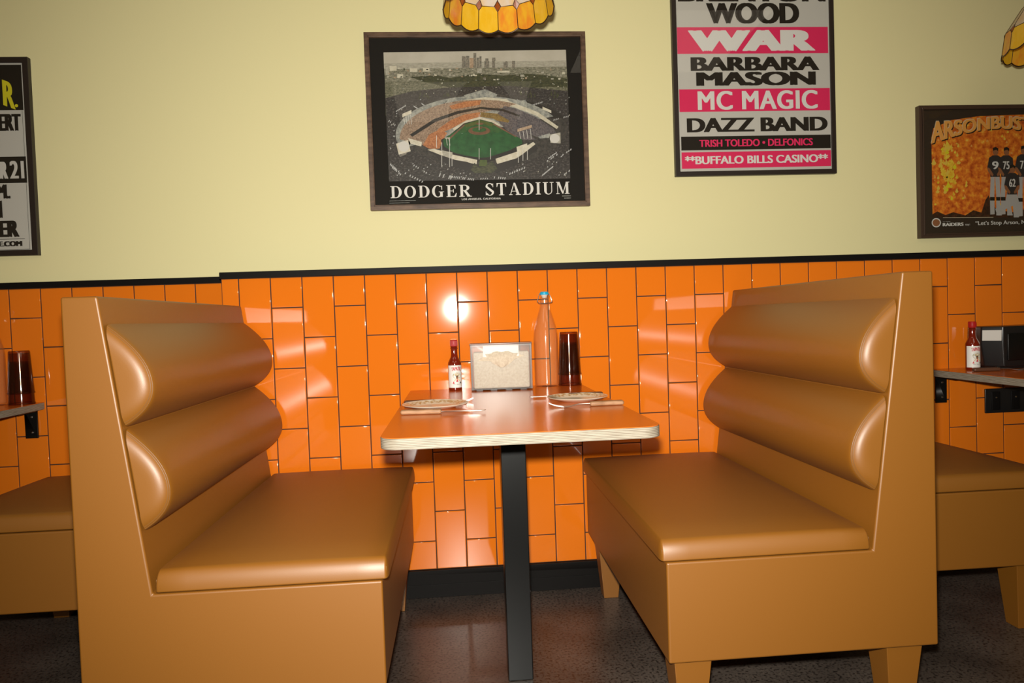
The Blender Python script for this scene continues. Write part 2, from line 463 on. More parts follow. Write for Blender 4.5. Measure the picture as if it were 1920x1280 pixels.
# rails and baseboards
b = MB(); b.box(XJ - 0.002, 3.6, -0.011, YW, F0 + 0.0, F0 + 0.0215)
structure(b.build('trim_1', 'black_trim', bevel=0.0015, seg=2))
b = MB(); b.box(-3.4, XJ - 0.002, YW - 0.022, YW, F0 - 0.004, F0 + 0.0175)
structure(b.build('trim_2', 'black_trim', bevel=0.0015, seg=2))
for nm, x0, x1, yb in (('baseboard_back', XJ, 3.6, 0.0), ('baseboard_recess', -3.4, XJ - 0.012, YW - 0.012)):
    b = MB()
    b.box(x0, x1, yb - 0.012, yb + 0.003, 0.0, ZB)
    b.box(x0, x1, yb - 0.0145, yb - 0.012, 0.0, ZB - 0.049)
    structure(b.build(nm, 'black_trim', bevel=0.0012, seg=2))

# ------------------------------------------------------------------ booths
def booth(xb, d, y0, y1, label, group='upholstered dining booth benches'):
    """xb outer back plane, d = +1 seat towards +x, y0 near end, y1 wall end"""
    t = thing('booth_bench', (xb, y0, 0), label, 'booth bench', group)
    D = y1 - y0
    Z = lambda z: z + F0
    U = lambda pts: [(d * u, Z(z)) for u, z in pts]
    b = MB()
    b.prism(U([(0, -.925), (0, -.093), (.071, -.093), (.149, -.703), (.613, -.703), (.613, -.925)]), 0, D)
    b.build('frame', 'vinyl', t, bevel=0.005, seg=3)
    # seat cushion
    b = MB()
    xs = sorted((d * .152, d * .626))
    b.rbox(xs[0], xs[1], -0.002, D, Z(-.7025), Z(-.657), 0.005, 6, 8, crown=0.010, rx=.009, ry=.024, rz=.038)
    c = b.build('seat_cushion', 'vinyl', t)
    b = MB()
    xa, xe = d * .157, d * .6215
    b.tube([(xa, 0.0045, Z(-.674)), (xa, 0.0035, Z(-.694)), (xe, 0.0035, Z(-.694)), (xe, 0.0045, Z(-.674))], 0.0012, 6)
    b.build('seam', 'thread', c)
    # back rolls: lens section bulging from the raked back
    def face(z): return .071 + (-.093 - z) * (.149 - .071) / .61
    for zt, zb, bulge in ((-.149, -.360, .073), (-.363, -.575, .069)):
        uA, uB = face(zt), face(zb)
        n = 26
        sec = []
        for k in range(n + 1):
            th = pi * k / n
            s = (1 - cos(th)) / 2
            h = bulge * max(0.0, 1 - abs(2 * s - 1) ** 2.15) * (1 - .08 * cos(th))
            z = zt + (zb - zt) * s
            sec.append((face(z) + .004 + h * .99, z - h * .12))
        cu, cz = (uA + uB) / 2 + .012, (zt + zb) / 2
        rings = []
        EN = [(-.0050, .30), (-.0049, .45), (-.0044, .58), (-.0030, .70), (-.0004, .80), (.0038, .88), (.0075, .925), (.0085, .94), (.0105, .962), (.0150, .982), (.022, .994), (.034, 1.0)]
        prof = EN + [(D * k / 6, 1.0) for k in range(1, 6)] + [(D - y, s) for y, s in reversed(EN)]
        for y, s in prof:
            rings.append([(d * (cu + (u - cu) * s), y, Z(cz + (z - cz) * s)) for u, z in sec])
        b = MB()
        vs = [p for r in rings for p in r]
        m = n + 1
        fs = []
        for i in range(len(rings) - 1):
            for k in range(n):
                fs.append((i * m + k, i * m + k + 1, (i + 1) * m + k + 1, (i + 1) * m + k))
            fs.append((i * m + n, i * m, (i + 1) * m, (i + 1) * m + n))
        fs += [tuple(range(m)), tuple(reversed(range((len(rings) - 1) * m, len(rings) * m)))]
        b.add(vs, fs)
        ro = b.build('back_roll', 'vinyl', t, smooth='n')
        b = MB()
        for s_, y_ in ((.915, .0058), (.957, .0088)):
            b.tube([(d * (cu + (u - cu) * s_), y_, Z(cz + (z - cz) * s_)) for u, z in sec[1:-1]], 0.0009, 6)
        b.build('seam', 'thread', ro)
    for uc in (.0735, .557):
        for yc in (.052, D - .075):
            b = MB()
            w0, w1 = .042, .0245
            zz = Z(-.924)
            b.add([(d * uc + sx * w0, yc + sy * w0, zz) for sx, sy in ((-1, -1), (1, -1), (1, 1), (-1, 1))] +
                  [(d * uc + sx * w1, yc + sy * w1, 0) for sx, sy in ((-1, -1), (1, -1), (1, 1), (-1, 1))],
                  [(0, 1, 2, 3), (7, 6, 5, 4), (0, 4, 5, 1), (1, 5, 6, 2), (2, 6, 7, 3), (3, 7, 4, 0)])
            b.build('leg', 'vinyl', t, bevel=0.002, seg=2)
    return t
booth(-1.002, 1, -.975, -.016, 'deep tan vinyl booth bench left of the central table, its seat facing right')
booth(0.829, -1, -.975, -.016, 'deep tan vinyl booth bench right of the central table, its seat facing left')
booth(-1.022, -1, -.445, .120, 'short tan booth seat behind the left bench, under the shaded table at left edge')
booth(0.852, 1, -.56, -.016, 'short tan booth seat behind the right bench, beside the black napkin dispenser table')

# ------------------------------------------------------------------ tables
ZTAB = F0 - .4012
def table(x0, x1, y0, y1, label, post, group='wall mounted diner tables'):
    cx = (x0 + x1) / 2
    t = thing('diner_table', (cx, y0, 0), label, 'table', group)
    def outline(inset, r=.042):
        a0, a1, c0, c1 = x0 - cx + inset, x1 - cx - inset, inset, y1 - y0 - .0
        P = []
        for (ox, oy, s) in ((a0 + r, c0 + r, pi), (a1 - r, c0 + r, 1.5 * pi)):
            P += [(ox + r * cos(s + pi / 2 * k / 8), oy + r * sin(s + pi / 2 * k / 8)) for k in range(9)]
        return P + [(a1, c1), (a0, c1)]
    def slab(z0, z1, inset):
        b = MB(); P = outline(inset); n = len(P)
        b.add([(x, y, z0) for x, y in P] + [(x, y, z1) for x, y in P],
              [tuple(reversed(range(n))), tuple(range(n, 2 * n))] + [(i, (i + 1) % n, (i + 1) % n + n, i + n) for i in range(n)])
        return b
    top = slab(ZTAB - .0245, ZTAB - .0012, 0).build('tabletop', 'plywood', t, bevel=.0012, seg=2)
    slab(ZTAB - .0012, ZTAB, .0006).build('laminate_surface', 'laminate', top)
    b = MB()
    px, py = post
    b.box(px - cx - .033, px - cx + .033, py - y0, py - y0 + .066, 0, ZTAB - .032)
    b.build('post', 'black_steel', t, bevel=.003, seg=2)
    b = MB(); b.box(px - cx - .10, px - cx + .10, py - y0 - .06, py - y0 + .13, ZTAB - .0322, ZTAB - .0245)
    b.build('mounting_plate', 'black_steel', t, bevel=.001)
    for sx in (x0 + .044, x1 - .044):
        b = MB(); X = sx - cx; Yw = y1 - y0
        b.box(X - .021, X + .021, Yw - .007, Yw, ZTAB - .124, ZTAB - .0245)
        b.box(X - .021, X + .021, Yw - .11, Yw - .007, ZTAB - .0315, ZTAB - .0245)
        br = b.build('wall_bracket', 'black_steel', t, bevel=.0012)
        for zz in (ZTAB - .050, ZTAB - .104):
            b = MB(); b.lathe([(.0001, 0), (.0045, 0), (.0036, .0018), (.0018, .0026), (.0001, .0026)], 12)
            b.build('screw', 'screw', br, xf=Matrix.Translation((X + .003, Yw - .007, zz)) @ Matrix.Rotation(pi / 2, 4, 'X'))
    return t
table(-.382, .209, -1.010, -.002, 'central table with glossy orange top and pale plywood edge between the two facing benches', (-.080, -.62))
table(-2.25, -1.660, -.45, .136, 'shaded table at the left edge of the picture, carrying a stack of dark tumblers', (-1.955, -.15))
table(1.488, 2.08, -.62, -.002, 'table at the right edge of the picture, carrying the black napkin dispenser', (1.784, -.35))

# ------------------------------------------------------------------ lettering
def text_faces(body, bold=0.0, spacing=1.0, res=5, shear=0.0):
    c = bpy.data.curves.new('lettering', 'FONT')
    c.body = body; c.space_character = spacing; c.resolution_u = res; c.shear = shear
    o = bpy.data.objects.new('lettering', c)
    COL.objects.link(o)
    dg = bpy.context.evaluated_depsgraph_get()
    dg.update()
    me = bpy.data.meshes.new_from_object(o.evaluated_get(dg))
    v0 = [(v.co.x, v.co.y) for v in me.vertices]
    f0 = [tuple(p.vertices) for p in me.polygons]
    vs, fs = [], []
    for dx, dy in ((0, 0),) if bold <= .012 else [(i * bold, j * bold * .14) for i, j in ((-1, -1), (-1, 1), (1, -1), (1, 1), (-.5, 0), (.5, 0), (0, 0))]:
        fs += [tuple(i + len(vs) for i in f) for f in f0]
        vs += [(x + dx, y + dy) for x, y in v0]
    bpy.data.objects.remove(o); bpy.data.curves.remove(c); bpy.data.meshes.remove(me)
    x0, x1 = min(v[0] for v in vs), max(v[0] for v in vs)
    y0, y1 = min(v[1] for v in vs), max(v[1] for v in vs)
    return [((x - x0) / (x1 - x0), (y - y0) / (y1 - y0)) for x, y in vs], fs, [i // len(v0) for i in range(len(vs))]

def arc_band(cx, cy, rx, ry, tx, ty, a0, a1, n=20):
    vs, fs = [], []
    for k in range(n + 1):
        a = radians(a0 + (a1 - a0) * k / n)
        vs += [(cx + rx * cos(a), cy + ry * sin(a)), (cx + (rx - tx) * cos(a), cy + (ry - ty) * sin(a))]
        if k: fs.append((2 * k - 2, 2 * k, 2 * k + 1, 2 * k - 1))
    return vs, fs
def serif_letter(ch):
    """a bold roman capital as polygons in a box one unit high; returns pieces and advance width"""
    P = []
    R = lambda x0, y0, x1, y1: P.append(([(x0, y0), (x1, y0), (x1, y1), (x0, y1)], [(0, 1, 2, 3)]))
    Q = lambda *p: P.append((list(p), [tuple(range(len(p)))]))
    A = lambda *a: P.append(arc_band(*a))
    th = .055
    if ch == 'D':
        R(.1, 0, .3, 1); R(0, 0, .45, th); R(0, 1 - th, .45, 1); A(.4, .5, .46, .5, .22, th, -90, 90); wd = .88
    elif ch == 'O':
        A(.45, .5, .45, .52, .21, th, 0, 360); wd = .92
    elif ch == 'G':
        A(.45, .5, .45, .52, .21, th, 52, 330); R(.62, .03, .82, .45); R(.52, .42, .92, .47); Q((.74, .62), (.79, .62), (.79, 1), (.72, .9)); wd = .94
    elif ch == 'E':
        R(.1, 0, .3, 1); R(0, 0, .75, th); R(0, 1 - th, .72, 1); R(.3, .48, .55, .53); Q((.52, .36), (.57, .36), (.57, .65), (.52, .65))
        Q((.58, 1 - th), (.67, .7), (.72, .7), (.72, 1 - th)); Q((.6, th), (.75, th), (.8, .32), (.75, .32)); wd = .82
    elif ch == 'R':
        R(.1, 0, .3, 1); R(0, 0, .42, th); R(0, 1 - th, .45, 1); A(.42, .745, .38, .255, .21, th, -90, 90); R(.3, .49, .45, .49 + th)
        Q((.34, .5), (.56, .5), (.88, .03), (.64, .03)); R(.6, 0, .98, th); wd = .98
    elif ch == 'S':
        A(.36, .745, .32, .27, .15, th, 20, 200); A(.36, .255, .34, .27, .17, th, -160, 20); Q((.06, .66), (.2, .75), (.70, .34), (.53, .25))
        Q((.6, .68), (.65, .68), (.65, 1), (.6, .95)); Q((.04, .32), (.09, .32), (.09, .05), (.04, 0)); wd = .74
    elif ch == 'T':
        R(.31, 0, .51, 1); R(.2, 0, .62, th); R(.02, 1 - th, .8, 1); Q((.02, 1), (.02, .68), (.06, .68), (.14, 1 - th)); Q((.8, 1), (.8, .68), (.76, .68), (.68, 1 - th)); wd = .84
    elif ch == 'A':
        Q((.08, .03), (.15, .03), (.47, 1), (.40, 1)); Q((.38, 1), (.52, 1), (.86, .03), (.63, .03)); R(.22, .28, .68, .33); R(0, 0, .28, th); R(.54, 0, .96, th); wd = .96
    elif ch == 'I':
        R(.1, 0, .3, 1); R(0, 0, .4, th); R(0, 1 - th, .4, 1); wd = .42
    elif ch == 'U':
        R(.1, .3, .3, 1); R(0, 1 - th, .42, 1); A(.43, .3, .33, .32, .19, th, 180, 270); A(.43, .3, .32, .32, .07, th, 270, 360); R(.68, .3, .75, 1); R(.56, 1 - th, .88, 1); wd = .9
    elif ch == 'M':
        R(.1, .03, .16, 1); R(0, 0, .28, th); R(0, 1 - th, .3, 1); Q((.08, 1), (.3, 1), (.62, .05), (.5, .02)); Q((.52, .02), (.58, .02), (.9, 1), (.83, 1)); R(.8, .03, 1.0, 1); R(.7, 0, 1.1, th); R(.82, 1 - th, 1.1, 1); wd = 1.12
    return P, wd
def serif_faces(word, gap=.12):
    vs, fs, x, lv = [], [], 0, []
    for ch in word:
        P, wd = serif_letter(ch)
        for pv, pf in P:
            o = len(vs)
            vs += [(x + a, c) for a, c in pv]
            lv += [(lv[-1] + 1 if lv else 0)] * len(pv)
            fs += [tuple(i + o for i in f) for f in pf]
        x += wd + gap
    W = x - gap
    return [(a / W, c) for a, c in vs], fs, [k * .2 for k in lv]

# ------------------------------------------------------------------ framed posters
YP = 0.136                                   # plane of the poster prints
class Crop:
    """in-plane measuring of a hung poster: pixel of an enlarged detail -> (x, z) on the wall plane"""
    def __init__(s, ox, oy, k): s.ox, s.oy, s.k = ox, oy, k
    def __call__(s, x, y):
        d = ROT @ Vector(((s.ox + x / s.k - 960) / FPX, 1, -(s.oy + y / s.k - 640) / FPX))
        t = (YP - CAM.y) / d.y
        return CAM.x + d.x * t, CAM.z + d.z * t

class Print(MB):
    """flat printed artwork, layer by layer, each a hair in front of the last"""
    def __init__(s, x0, z0): super().__init__(); s.y = 0.0; s.x0, s.z0 = x0, z0
    def lift(s): s.y -= 3e-5
    def poly(s, pts, mi, scatter=None):
        if scatter is None: s.lift()
        yy = s.y - (0 if scatter is None else 1e-5 + (scatter % 50) * 5e-6)
        vs = [(x - s.x0, yy, z - s.z0) for x, z in pts]
        s.add(vs, [tuple(range(len(pts)))], mi)
        a = sum(vs[i][0] * vs[(i + 1) % len(vs)][2] - vs[(i + 1) % len(vs)][0] * vs[i][2] for i in range(len(vs)))
        if a < 0: s.f[-1] = tuple(reversed(s.f[-1]))
    def rect(s, x0, z0, x1, z1, mi): s.poly([(x0, z0), (x1, z0), (x1, z1), (x0, z1)], mi)
    def text(s, vf, x0, z0, x1, z1, mi, warp=None):
        s.lift()
        vs, fs = vf[:2]
        lv = vf[2] if len(vf) > 2 else [0] * len(vs)
        P = []
        for (a, c), kk in zip(vs, lv):
            x, z = x0 + a * (x1 - x0), z0 + c * (z1 - z0)
            if warp: x, z = warp(a, c)
            P.append((x - s.x0, s.y - kk * 1e-5, z - s.z0))
        s.y -= max(lv) * 1e-5
        s.add(P, fs, mi)

def frame_mesh(x0, x1, z0, z1, wd, dep, ip=0.0):
    """mitred picture frame in local (x, z), back at y = 0, front at y = -dep"""
    b = MB()
    o = [(x0, z0), (x1, z0), (x1, z1), (x0, z1)]
    i = [(x0 + wd, z0 + wd), (x1 - wd, z0 + wd), (x1 - wd, z1 - wd), (x0 + wd, z1 - wd)]
    vs = []
    for y in (0, -dep): vs += [(p[0], y, p[1]) for p in o] + [(p[0], y, p[1]) for p in i]
    fs = []
    for k in range(4):
        n = (k + 1) % 4
        fs += [(k, n, n + 4, k + 4), (8 + k, 12 + k, 12 + n, 8 + n), (k, 8 + k, 8 + n, n), (k + 4, n + 4, n + 12, k + 12)]
    b.add(vs, fs)
    if ip:
        for k in range(1):
            ii = wd - ip
            for (a0, c0, a1, c1) in ((x0 + ii, z0 + ii, x1 - ii, z0 + ii + ip), (x0 + ii, z1 - ii - ip, x1 - ii, z1 - ii), (x0 + ii, z0 + ii, x0 + ii + ip, z1 - ii), (x1 - ii - ip, z0 + ii, x1 - ii, z1 - ii)):
                b.box(a0, a1, -dep - .004, -dep + .001, c0, c1)
    return b

def picture(name, label, x0, x1, z0, z1, wd, dep, fmat, backing, printed, pmats, ip=0.0):
    cx = (x0 + x1) / 2
    t = thing(name, (cx, YW, z0), label, 'poster', 'framed posters on the cream wall')
    L = lambda b, n, m, **k: b.build(n, m, t, **k)
    frame_mesh(x0 - cx, x1 - cx, 0, z1 - z0, wd, dep, ip).build('picture_frame', fmat, t, bevel=.0015, seg=2)
    b = MB(); b.box(x0 - cx + wd * .6, x1 - cx - wd * .6, YP - YW, -.002, wd * .6, z1 - z0 - wd * .6)
    b.build('backing', backing, t, smooth=0)
    o = printed.build('poster_print', pmats, t, smooth=0)
    o.location = (0, YP - YW - .0002, 0)
    b = MB(); b.box(x0 - cx + wd * .7, x1 - cx - wd * .7, -dep + .0035, -dep + .0055, wd * .7, z1 - z0 - wd * .7)
    b.build('glazing', 'pane', t, smooth=0)
    return t

# --- stadium poster
x0, x1, z0, z1 = -.5075, .289, F0 + .2375, F0 + .868
cx = (x0 + x1) / 2
def art(name, c1, c2, scale, lo=.4, hi=.6, detail=6.0, stretch=None):
    m = pm(name, c1, 0.5); add_noise_col(m, c1, c2, scale, lo, hi, detail, stretch, 0.75); return m
A = {
    'sky': art('print_sky', (.50, .46, .38), (.56, .52, .44), 8),
    'haze': art('print_haze', (.33, .31, .25), (.48, .45, .37), 60, stretch=(1, 1, 3)),
    'city': art('print_city', (.07, .075, .045), (.40, .37, .28), 90, .38, .64, stretch=(1, 1, 2.2)),
    'suburb': art('print_suburb', (.055, .06, .03), (.30, .28, .19), 110, .40, .66, stretch=(1, 1, 1.8)),
    'trees': art('print_trees', (.022, .026, .010), (.085, .085, .035), 80, stretch=(1, 1, 2)),
    'lot': art('print_parking', (.028, .022, .020), (.20, .18, .16), 120, .50, .72, stretch=(1, 1, 1.6)),
    'lot2': art('print_asphalt', (.025, .021, .018), (.075, .065, .055), 70),
    'crowd': art('print_stand_crowd', (.16, .10, .065), (.48, .34, .24), 210, .36, .64),
    'crowd2': art('print_orange_stand', (.30, .09, .03), (.62, .27, .11), 190, .36, .64),
    'crowd3': art('print_dim_stand', (.045, .04, .05), (.20, .17, .17), 210, .36, .66),
    'gold': art('print_gold_stand', (.13, .08, .02), (.34, .22, .06), 190, .36, .64),
    'concrete': art('print_concourse', (.20, .21, .20), (.42, .42, .37), 70),
    'shade': pm('print_shade', (.022, .017, .013), .5),
    'grass': art('print_outfield', (.012, .075, .016), (.022, .125, .03), 40),
    'grass2': art('print_infield', (.05, .085, .012), (.085, .11, .02), 60),
    'dirt': art('print_dirt', (.13, .06, .03), (.19, .09, .045), 80),
    'white': pm('print_white', (.62, .60, .55), .5),
    'cream': art('print_pavilion', (.55, .50, .38), (.68, .64, .52), 60),
    'tower': art('print_towers', (.12, .115, .10), (.30, .26, .20), 170),
    'tower2': art('print_towers_lit', (.34, .22, .14), (.50, .38, .26), 170),
    'car': pm('print_cars', (.50, .50, .50), .5),
}
AK = list(A); AI = {k: i for i, k in enumerate(AK)}
C2 = Crop(660, 0, 1463 / 480)
pr = Print(cx, z0)
def cp(*pts): return [C2(x, y) for x, y in pts]
def P2(k, *pts, sc=None): pr.poly(cp(*pts), AI[k], sc)
def ell(cx_, cy_, rx, ry, a0=0, a1=360, n=48): return [(cx_ + rx * cos(radians(a0 + (a1 - a0) * k / n)), cy_ - ry * sin(radians(a0 + (a1 - a0) * k / n))) for k in range(n + (0 if a1 - a0 == 360 else 1))]
P2('sky', (180, 300), (1222, 284), (1226, 380), (183, 392))
P2('haze', (183, 362), (1225, 345), (1227, 410), (186, 430))
P2('city', (186, 395), (1227, 380), (1231, 520), (190, 545))
P2('suburb', (188, 470), (1231, 440), (1236, 640), (194, 660))
P2('trees', (330, 440), (480, 430), (560, 445), (700, 420), (860, 432), (1000, 420), (1120, 432), (1229, 450), (1230, 500), (1100, 495), (980, 510), (860, 500), (800, 530), (680, 520), (560, 500), (420, 470))
P2('lot', (191, 560), (350, 520), (560, 500), (900, 490), (1234, 520), (1248, 1020), (212, 1036))
rnd = random.Random(3)
for k in range(60):      # roofs and blocks of the near town
    x = rnd.uniform(195, 1215); y = rnd.uniform(392, 462); a = rnd.uniform(5, 16); h = rnd.uniform(4, 12)
    P2(rnd.choice(['haze', 'cream', 'tower', 'trees', 'tower2']), (x, y), (x + a, y), (x + a, y - h), (x, y - h), sc=k)
for x, y, a, h in ((192, 430, 20, 45), (215, 405, 40, 28), (258, 445, 34, 22), (330, 412, 44, 22), (376, 398, 10, 30), (406, 410, 36, 22), (680, 436, 34, 9), (962, 440, 24, 14), (716, 418, 26, 26), (830, 415, 70, 10)):
    P2('cream' if a > 30 else 'haze', (x, y), (x + a, y - 1), (x + a, y - h), (x, y - h))
for x, a, y, k in ((628, 22, 322, 'tower'), (652, 18, 320, 'tower'), (672, 22, 332, 'tower2'), (694, 16, 303, 'tower'), (712, 14, 330, 'tower'), (728, 12, 322, 'tower'), (756, 28, 348, 'tower'), (762, 18, 334, 'tower'), (800, 20, 330, 'tower'), (818, 12, 346, 'haze'), (866, 24, 356, 'tower'), (876, 12, 350, 'tower'), (914, 18, 348, 'tower'), (640, 26, 360, 'tower'), (740, 14, 366, 'haze')):
    P2(k, (x, 388), (x + a, 388), (x + a, y), (x, y))
for k in range(26):      # cypress dots on the slope
    x = rnd.choice([rnd.uniform(370, 450), rnd.uniform(520, 560), rnd.uniform(960, 1050), rnd.uniform(1130, 1180)]); y = 548 + rnd.uniform(-6, 22)
    if x > 900: y -= 6
    P2('trees', (x - 5, y), (x + 5, y), (x, y - 26), sc=k)
# outer roadway shade and upper concourse
pr.y -= 3e-4
P2('lot2', *ell(745, 740, 485, 205))
P2('shade', *ell(742, 740, 505, 188, 20, 160))
def carrow(x0_, y0_, x1_, y1_, n, sx=5, sy=9, sk=4):
    for q in range(n):
        if rnd.random() < .2: continue
        f = q / max(1, n - 1)
        x = x0_ + (x1_ - x0_) * f; y = y0_ + (y1_ - y0_) * f
        P2('car', (x, y), (x + sx, y), (x + sx + sk, y - sy), (x + sk, y - sy), sc=q)
for r in ((215, 945, 262, 985, 8, 6, 10, 4), (228, 962, 272, 1002, 7, 6, 10, 4), (300, 995, 410, 1050, 9, 6, 10, 5), (350, 950, 420, 992, 7, 6, 9, 4), (495, 1010, 560, 1025, 7, 6, 20, 8), (560, 1015, 690, 1032, 14, 5, 12, 4),
          (720, 1025, 770, 1025, 5, 5, 8, 3), (810, 1020, 870, 1025, 6, 5, 12, 3), (870, 1010, 980, 965, 9, 6, 12, 4), (1085, 1005, 1140, 960, 8, 6, 11, 5), (1090, 940, 1165, 890, 8, 6, 11, 5), (1110, 915, 1160, 880, 6, 6, 11, 5),
          (1200, 1010, 1245, 975, 6, 6, 11, 4), (1200, 890, 1245, 860, 5, 6, 10, 4), (350, 610, 400, 640, 9, 6, 9, -6), (395, 595, 440, 625, 8, 6, 9, -6), (250, 640, 300, 610, 7), (930, 575, 1000, 600, 10, 6, 9, 5), (1010, 610, 1080, 590, 8), (1150, 690, 1230, 670, 8), (200, 690, 240, 720, 6)):
    carrow(*r)
for k in range(170):
    x, y = rnd.uniform(200, 1240), rnd.uniform(560, 1015)
    if ((x - 742) / 505) ** 2 + ((y - 740) / 195) ** 2 < 1.0: continue
    P2(rnd.choice(['car', 'concrete', 'haze', 'car']), (x, y), (x + 5, y), (x + 7, y - 6), (x + 2, y - 6), sc=k)
for k in range(120):
    x, y = rnd.uniform(192, 1228), rnd.uniform(410, 540)
    P2(rnd.choice(['haze', 'cream', 'trees', 'trees', 'concrete']), (x, y), (x + rnd.uniform(4, 10), y), (x + 6, y - rnd.uniform(3, 6)), (x + 1, y - 4), sc=k)
# light parking fields each side
pr.y -= 3e-4
P2('concrete', (463, 600), (505, 578), (512, 590), (470, 612)); P2('concrete', (930, 580), (990, 572), (1000, 586), (940, 596))
P2('concrete', (640, 545), (760, 510), (830, 540), (820, 562), (650, 566))
# bowl: concourse rim, upper deck, loge, field level
P2('concrete', *(ell(728, 770, 478, 222, 28, 188) + [(285, 880), (262, 850)]))
P2('cream', (560, 602), (640, 572), (760, 556), (880, 566), (900, 580), (1060, 640), (1180, 725), (1170, 738), (1050, 660), (890, 600), (760, 572), (600, 600))
P2('crowd', *(ell(728, 790, 455, 220, 62, 182) + [(405, 820), (440, 762), (560, 690)]))
P2('crowd2', (556, 606), (640, 582), (740, 572), (730, 600), (620, 620), (572, 626))
P2('crowd', (740, 570), (840, 575), (905, 600), (900, 618), (820, 605), (735, 606))
P2('crowd3', (870, 606), (935, 620), (1050, 668), (1150, 735), (1180, 780), (1060, 785), (960, 745), (880, 690), (830, 650))
P2('shade', (330, 770), (470, 680), (600, 636), (735, 612), (860, 622), (960, 660), (955, 668), (860, 636), (735, 624), (610, 650), (480, 696), (345, 782))
P2('crowd', (350, 800), (480, 705), (620, 656), (640, 690), (560, 730), (440, 830), (405, 830))
P2('crowd2', (490, 740), (560, 690), (640, 655), (730, 642), (735, 668), (650, 690), (560, 740), (500, 760))
P2('gold', (735, 642), (830, 650), (900, 690), (880, 720), (810, 680), (735, 668))
P2('crowd3', (830, 690), (905, 705), (1000, 760), (1055, 800), (960, 800), (880, 740))
P2('crowd2', (405, 830), (440, 770), (500, 740), (545, 760), (520, 800), (500, 850), (440, 850))
P2('cream', (575, 735), (650, 690), (730, 668), (810, 690), (850, 715), (840, 722), (805, 702), (730, 682), (655, 704), (582, 748))
P2('shade', (508, 800), (560, 770), (640, 705), (730, 682), (800, 700), (880, 745), (975, 800), (985, 850), (930, 880), (770, 930), (600, 900), (520, 850))
# playing field
P2('grass', (520, 800), (575, 760), (650, 708), (730, 684), (800, 702), (875, 746), (968, 796), (975, 820), (900, 860), (780, 898), (740, 902), (640, 888), (580, 872), (525, 835))
P2('grass2', (640, 716), (730, 686), (812, 710), (800, 724), (730, 705), (655, 730))
P2('dirt', *ell(727, 748, 62, 24)); P2('grass', *ell(727, 742, 40, 14)); P2('dirt', *ell(735, 733, 8, 4)); P2('dirt', *ell(730, 708, 22, 6))
P2('dirt', (545, 796), (640, 712), (646, 716), (556, 800)); P2('dirt', (812, 706), (940, 780), (934, 784), (806, 712))
# pavilions, scoreboards, plaza
P2('cream', (432, 856), (470, 850), (580, 885), (715, 914), (712, 938), (590, 922), (520, 900)); P2('cream', (820, 908), (940, 868), (1035, 812), (1048, 824), (945, 905), (830, 938))
P2('shade', (440, 862), (580, 900), (700, 940), (820, 940), (940, 905), (1050, 830), (1062, 850), (960, 935), (830, 985), (690, 985), (560, 950))
P2('cream', (432, 856), (470, 850), (580, 885), (715, 914), (705, 934), (590, 914), (500, 884)); P2('cream', (820, 908), (940, 868), (1035, 812), (1046, 824), (945, 898), (826, 930))
P2('grass2', (730, 915), (770, 915), (775, 950), (725, 950)); P2('trees', (680, 970), (700, 930), (725, 960), (760, 950), (800, 920), (830, 965), (800, 990), (700, 990))
P2('cream', (252, 822), (320, 800), (336, 865), (268, 885)); P2('white', *ell(296, 838, 32, 30)); P2('tower', (268, 888), (312, 872), (312, 882), (275, 897))
P2('cream', (320, 790), (400, 812), (396, 838), (336, 822)); P2('haze', (1128, 770), (1190, 758), (1192, 820), (1134, 818)); P2('white', *ell(1158, 792, 28, 26)); P2('concrete', (1060, 782), (1130, 762), (1126, 788), (1075, 792))
P2('haze', (515, 860), (575, 872), (572, 905), (520, 892)); P2('cream', (940, 840), (1000, 820), (1004, 862), (945, 880))
for x, y, w_, h, n, sk in ((288, 672, 52, 34, 4, -22), (1088, 626, 50, 26, 0, 22), (945, 755, 82, 28, 4, -24), (530, 792, 30, 8, 2, 0)):
    P2('cream' if n != 4 or x < 500 else 'tower2', (x, y), (x + w_, y + sk), (x + w_, y + sk - h * .6), (x, y - h * .6))
    for q in range(n):
        xx = x + w_ * (q + .5) / n
        P2('white', (xx, y + sk * q / max(1, n)), (xx + 2.5, y + sk * q / max(1, n)), (xx + 9, y + 40), (xx + 6.5, y + 40))
for x, y, h in ((482, 845, 70), (512, 955, 140), (556, 955, 160), (725, 912, 64), (790, 912, 64), (725, 745, 90), (948, 930, 60), (975, 920, 70), (1000, 915, 60), (570, 950, 60)):
    P2('white', (x, y), (x + 3, y), (x + 3, y - h), (x, y - h))
# lettering
def word2(vf, x0_, y0_, x1_, y1_, mi):
    a = C2(x0_, y0_); c = C2(x1_, y1_); pr.text(vf, a[0], a[1], c[0], c[1], mi)
NM = AK + []
mats2 = [A[k] for k in AK] + [M['white_ink']]
WI = len(AK)
word2(serif_faces('DODGER', .17), 222, 1133, 683, 1056, WI)
word2(serif_faces('STADIUM', .17), 762, 1118, 1242, 1039, WI)
word2(text_faces('LOS ANGELES, CALIFORNIA', .02, 1.1, 3), 628, 1146, 850, 1129, WI)
for x0_, y0_, x1_, h in ((215, 1150, 365, 3), (215, 1163, 330, 3), (1200, 1122, 1250, 3), (1212, 1134, 1250, 3)):
    word2(([(0, 0), (1, 0), (1, 1), (0, 1)], [(0, 1, 2, 3)]), x0_, y0_, x1_, y0_ - h - (x1_ - x0_) * .015, AI['concrete'])
picture('framed_stadium_poster', 'wide walnut framed black poster with an aerial view of a baseball stadium', x0, x1, z0, z1, .0185, .022, 'walnut', 'mat_black', pr, mats2, ip=.004)

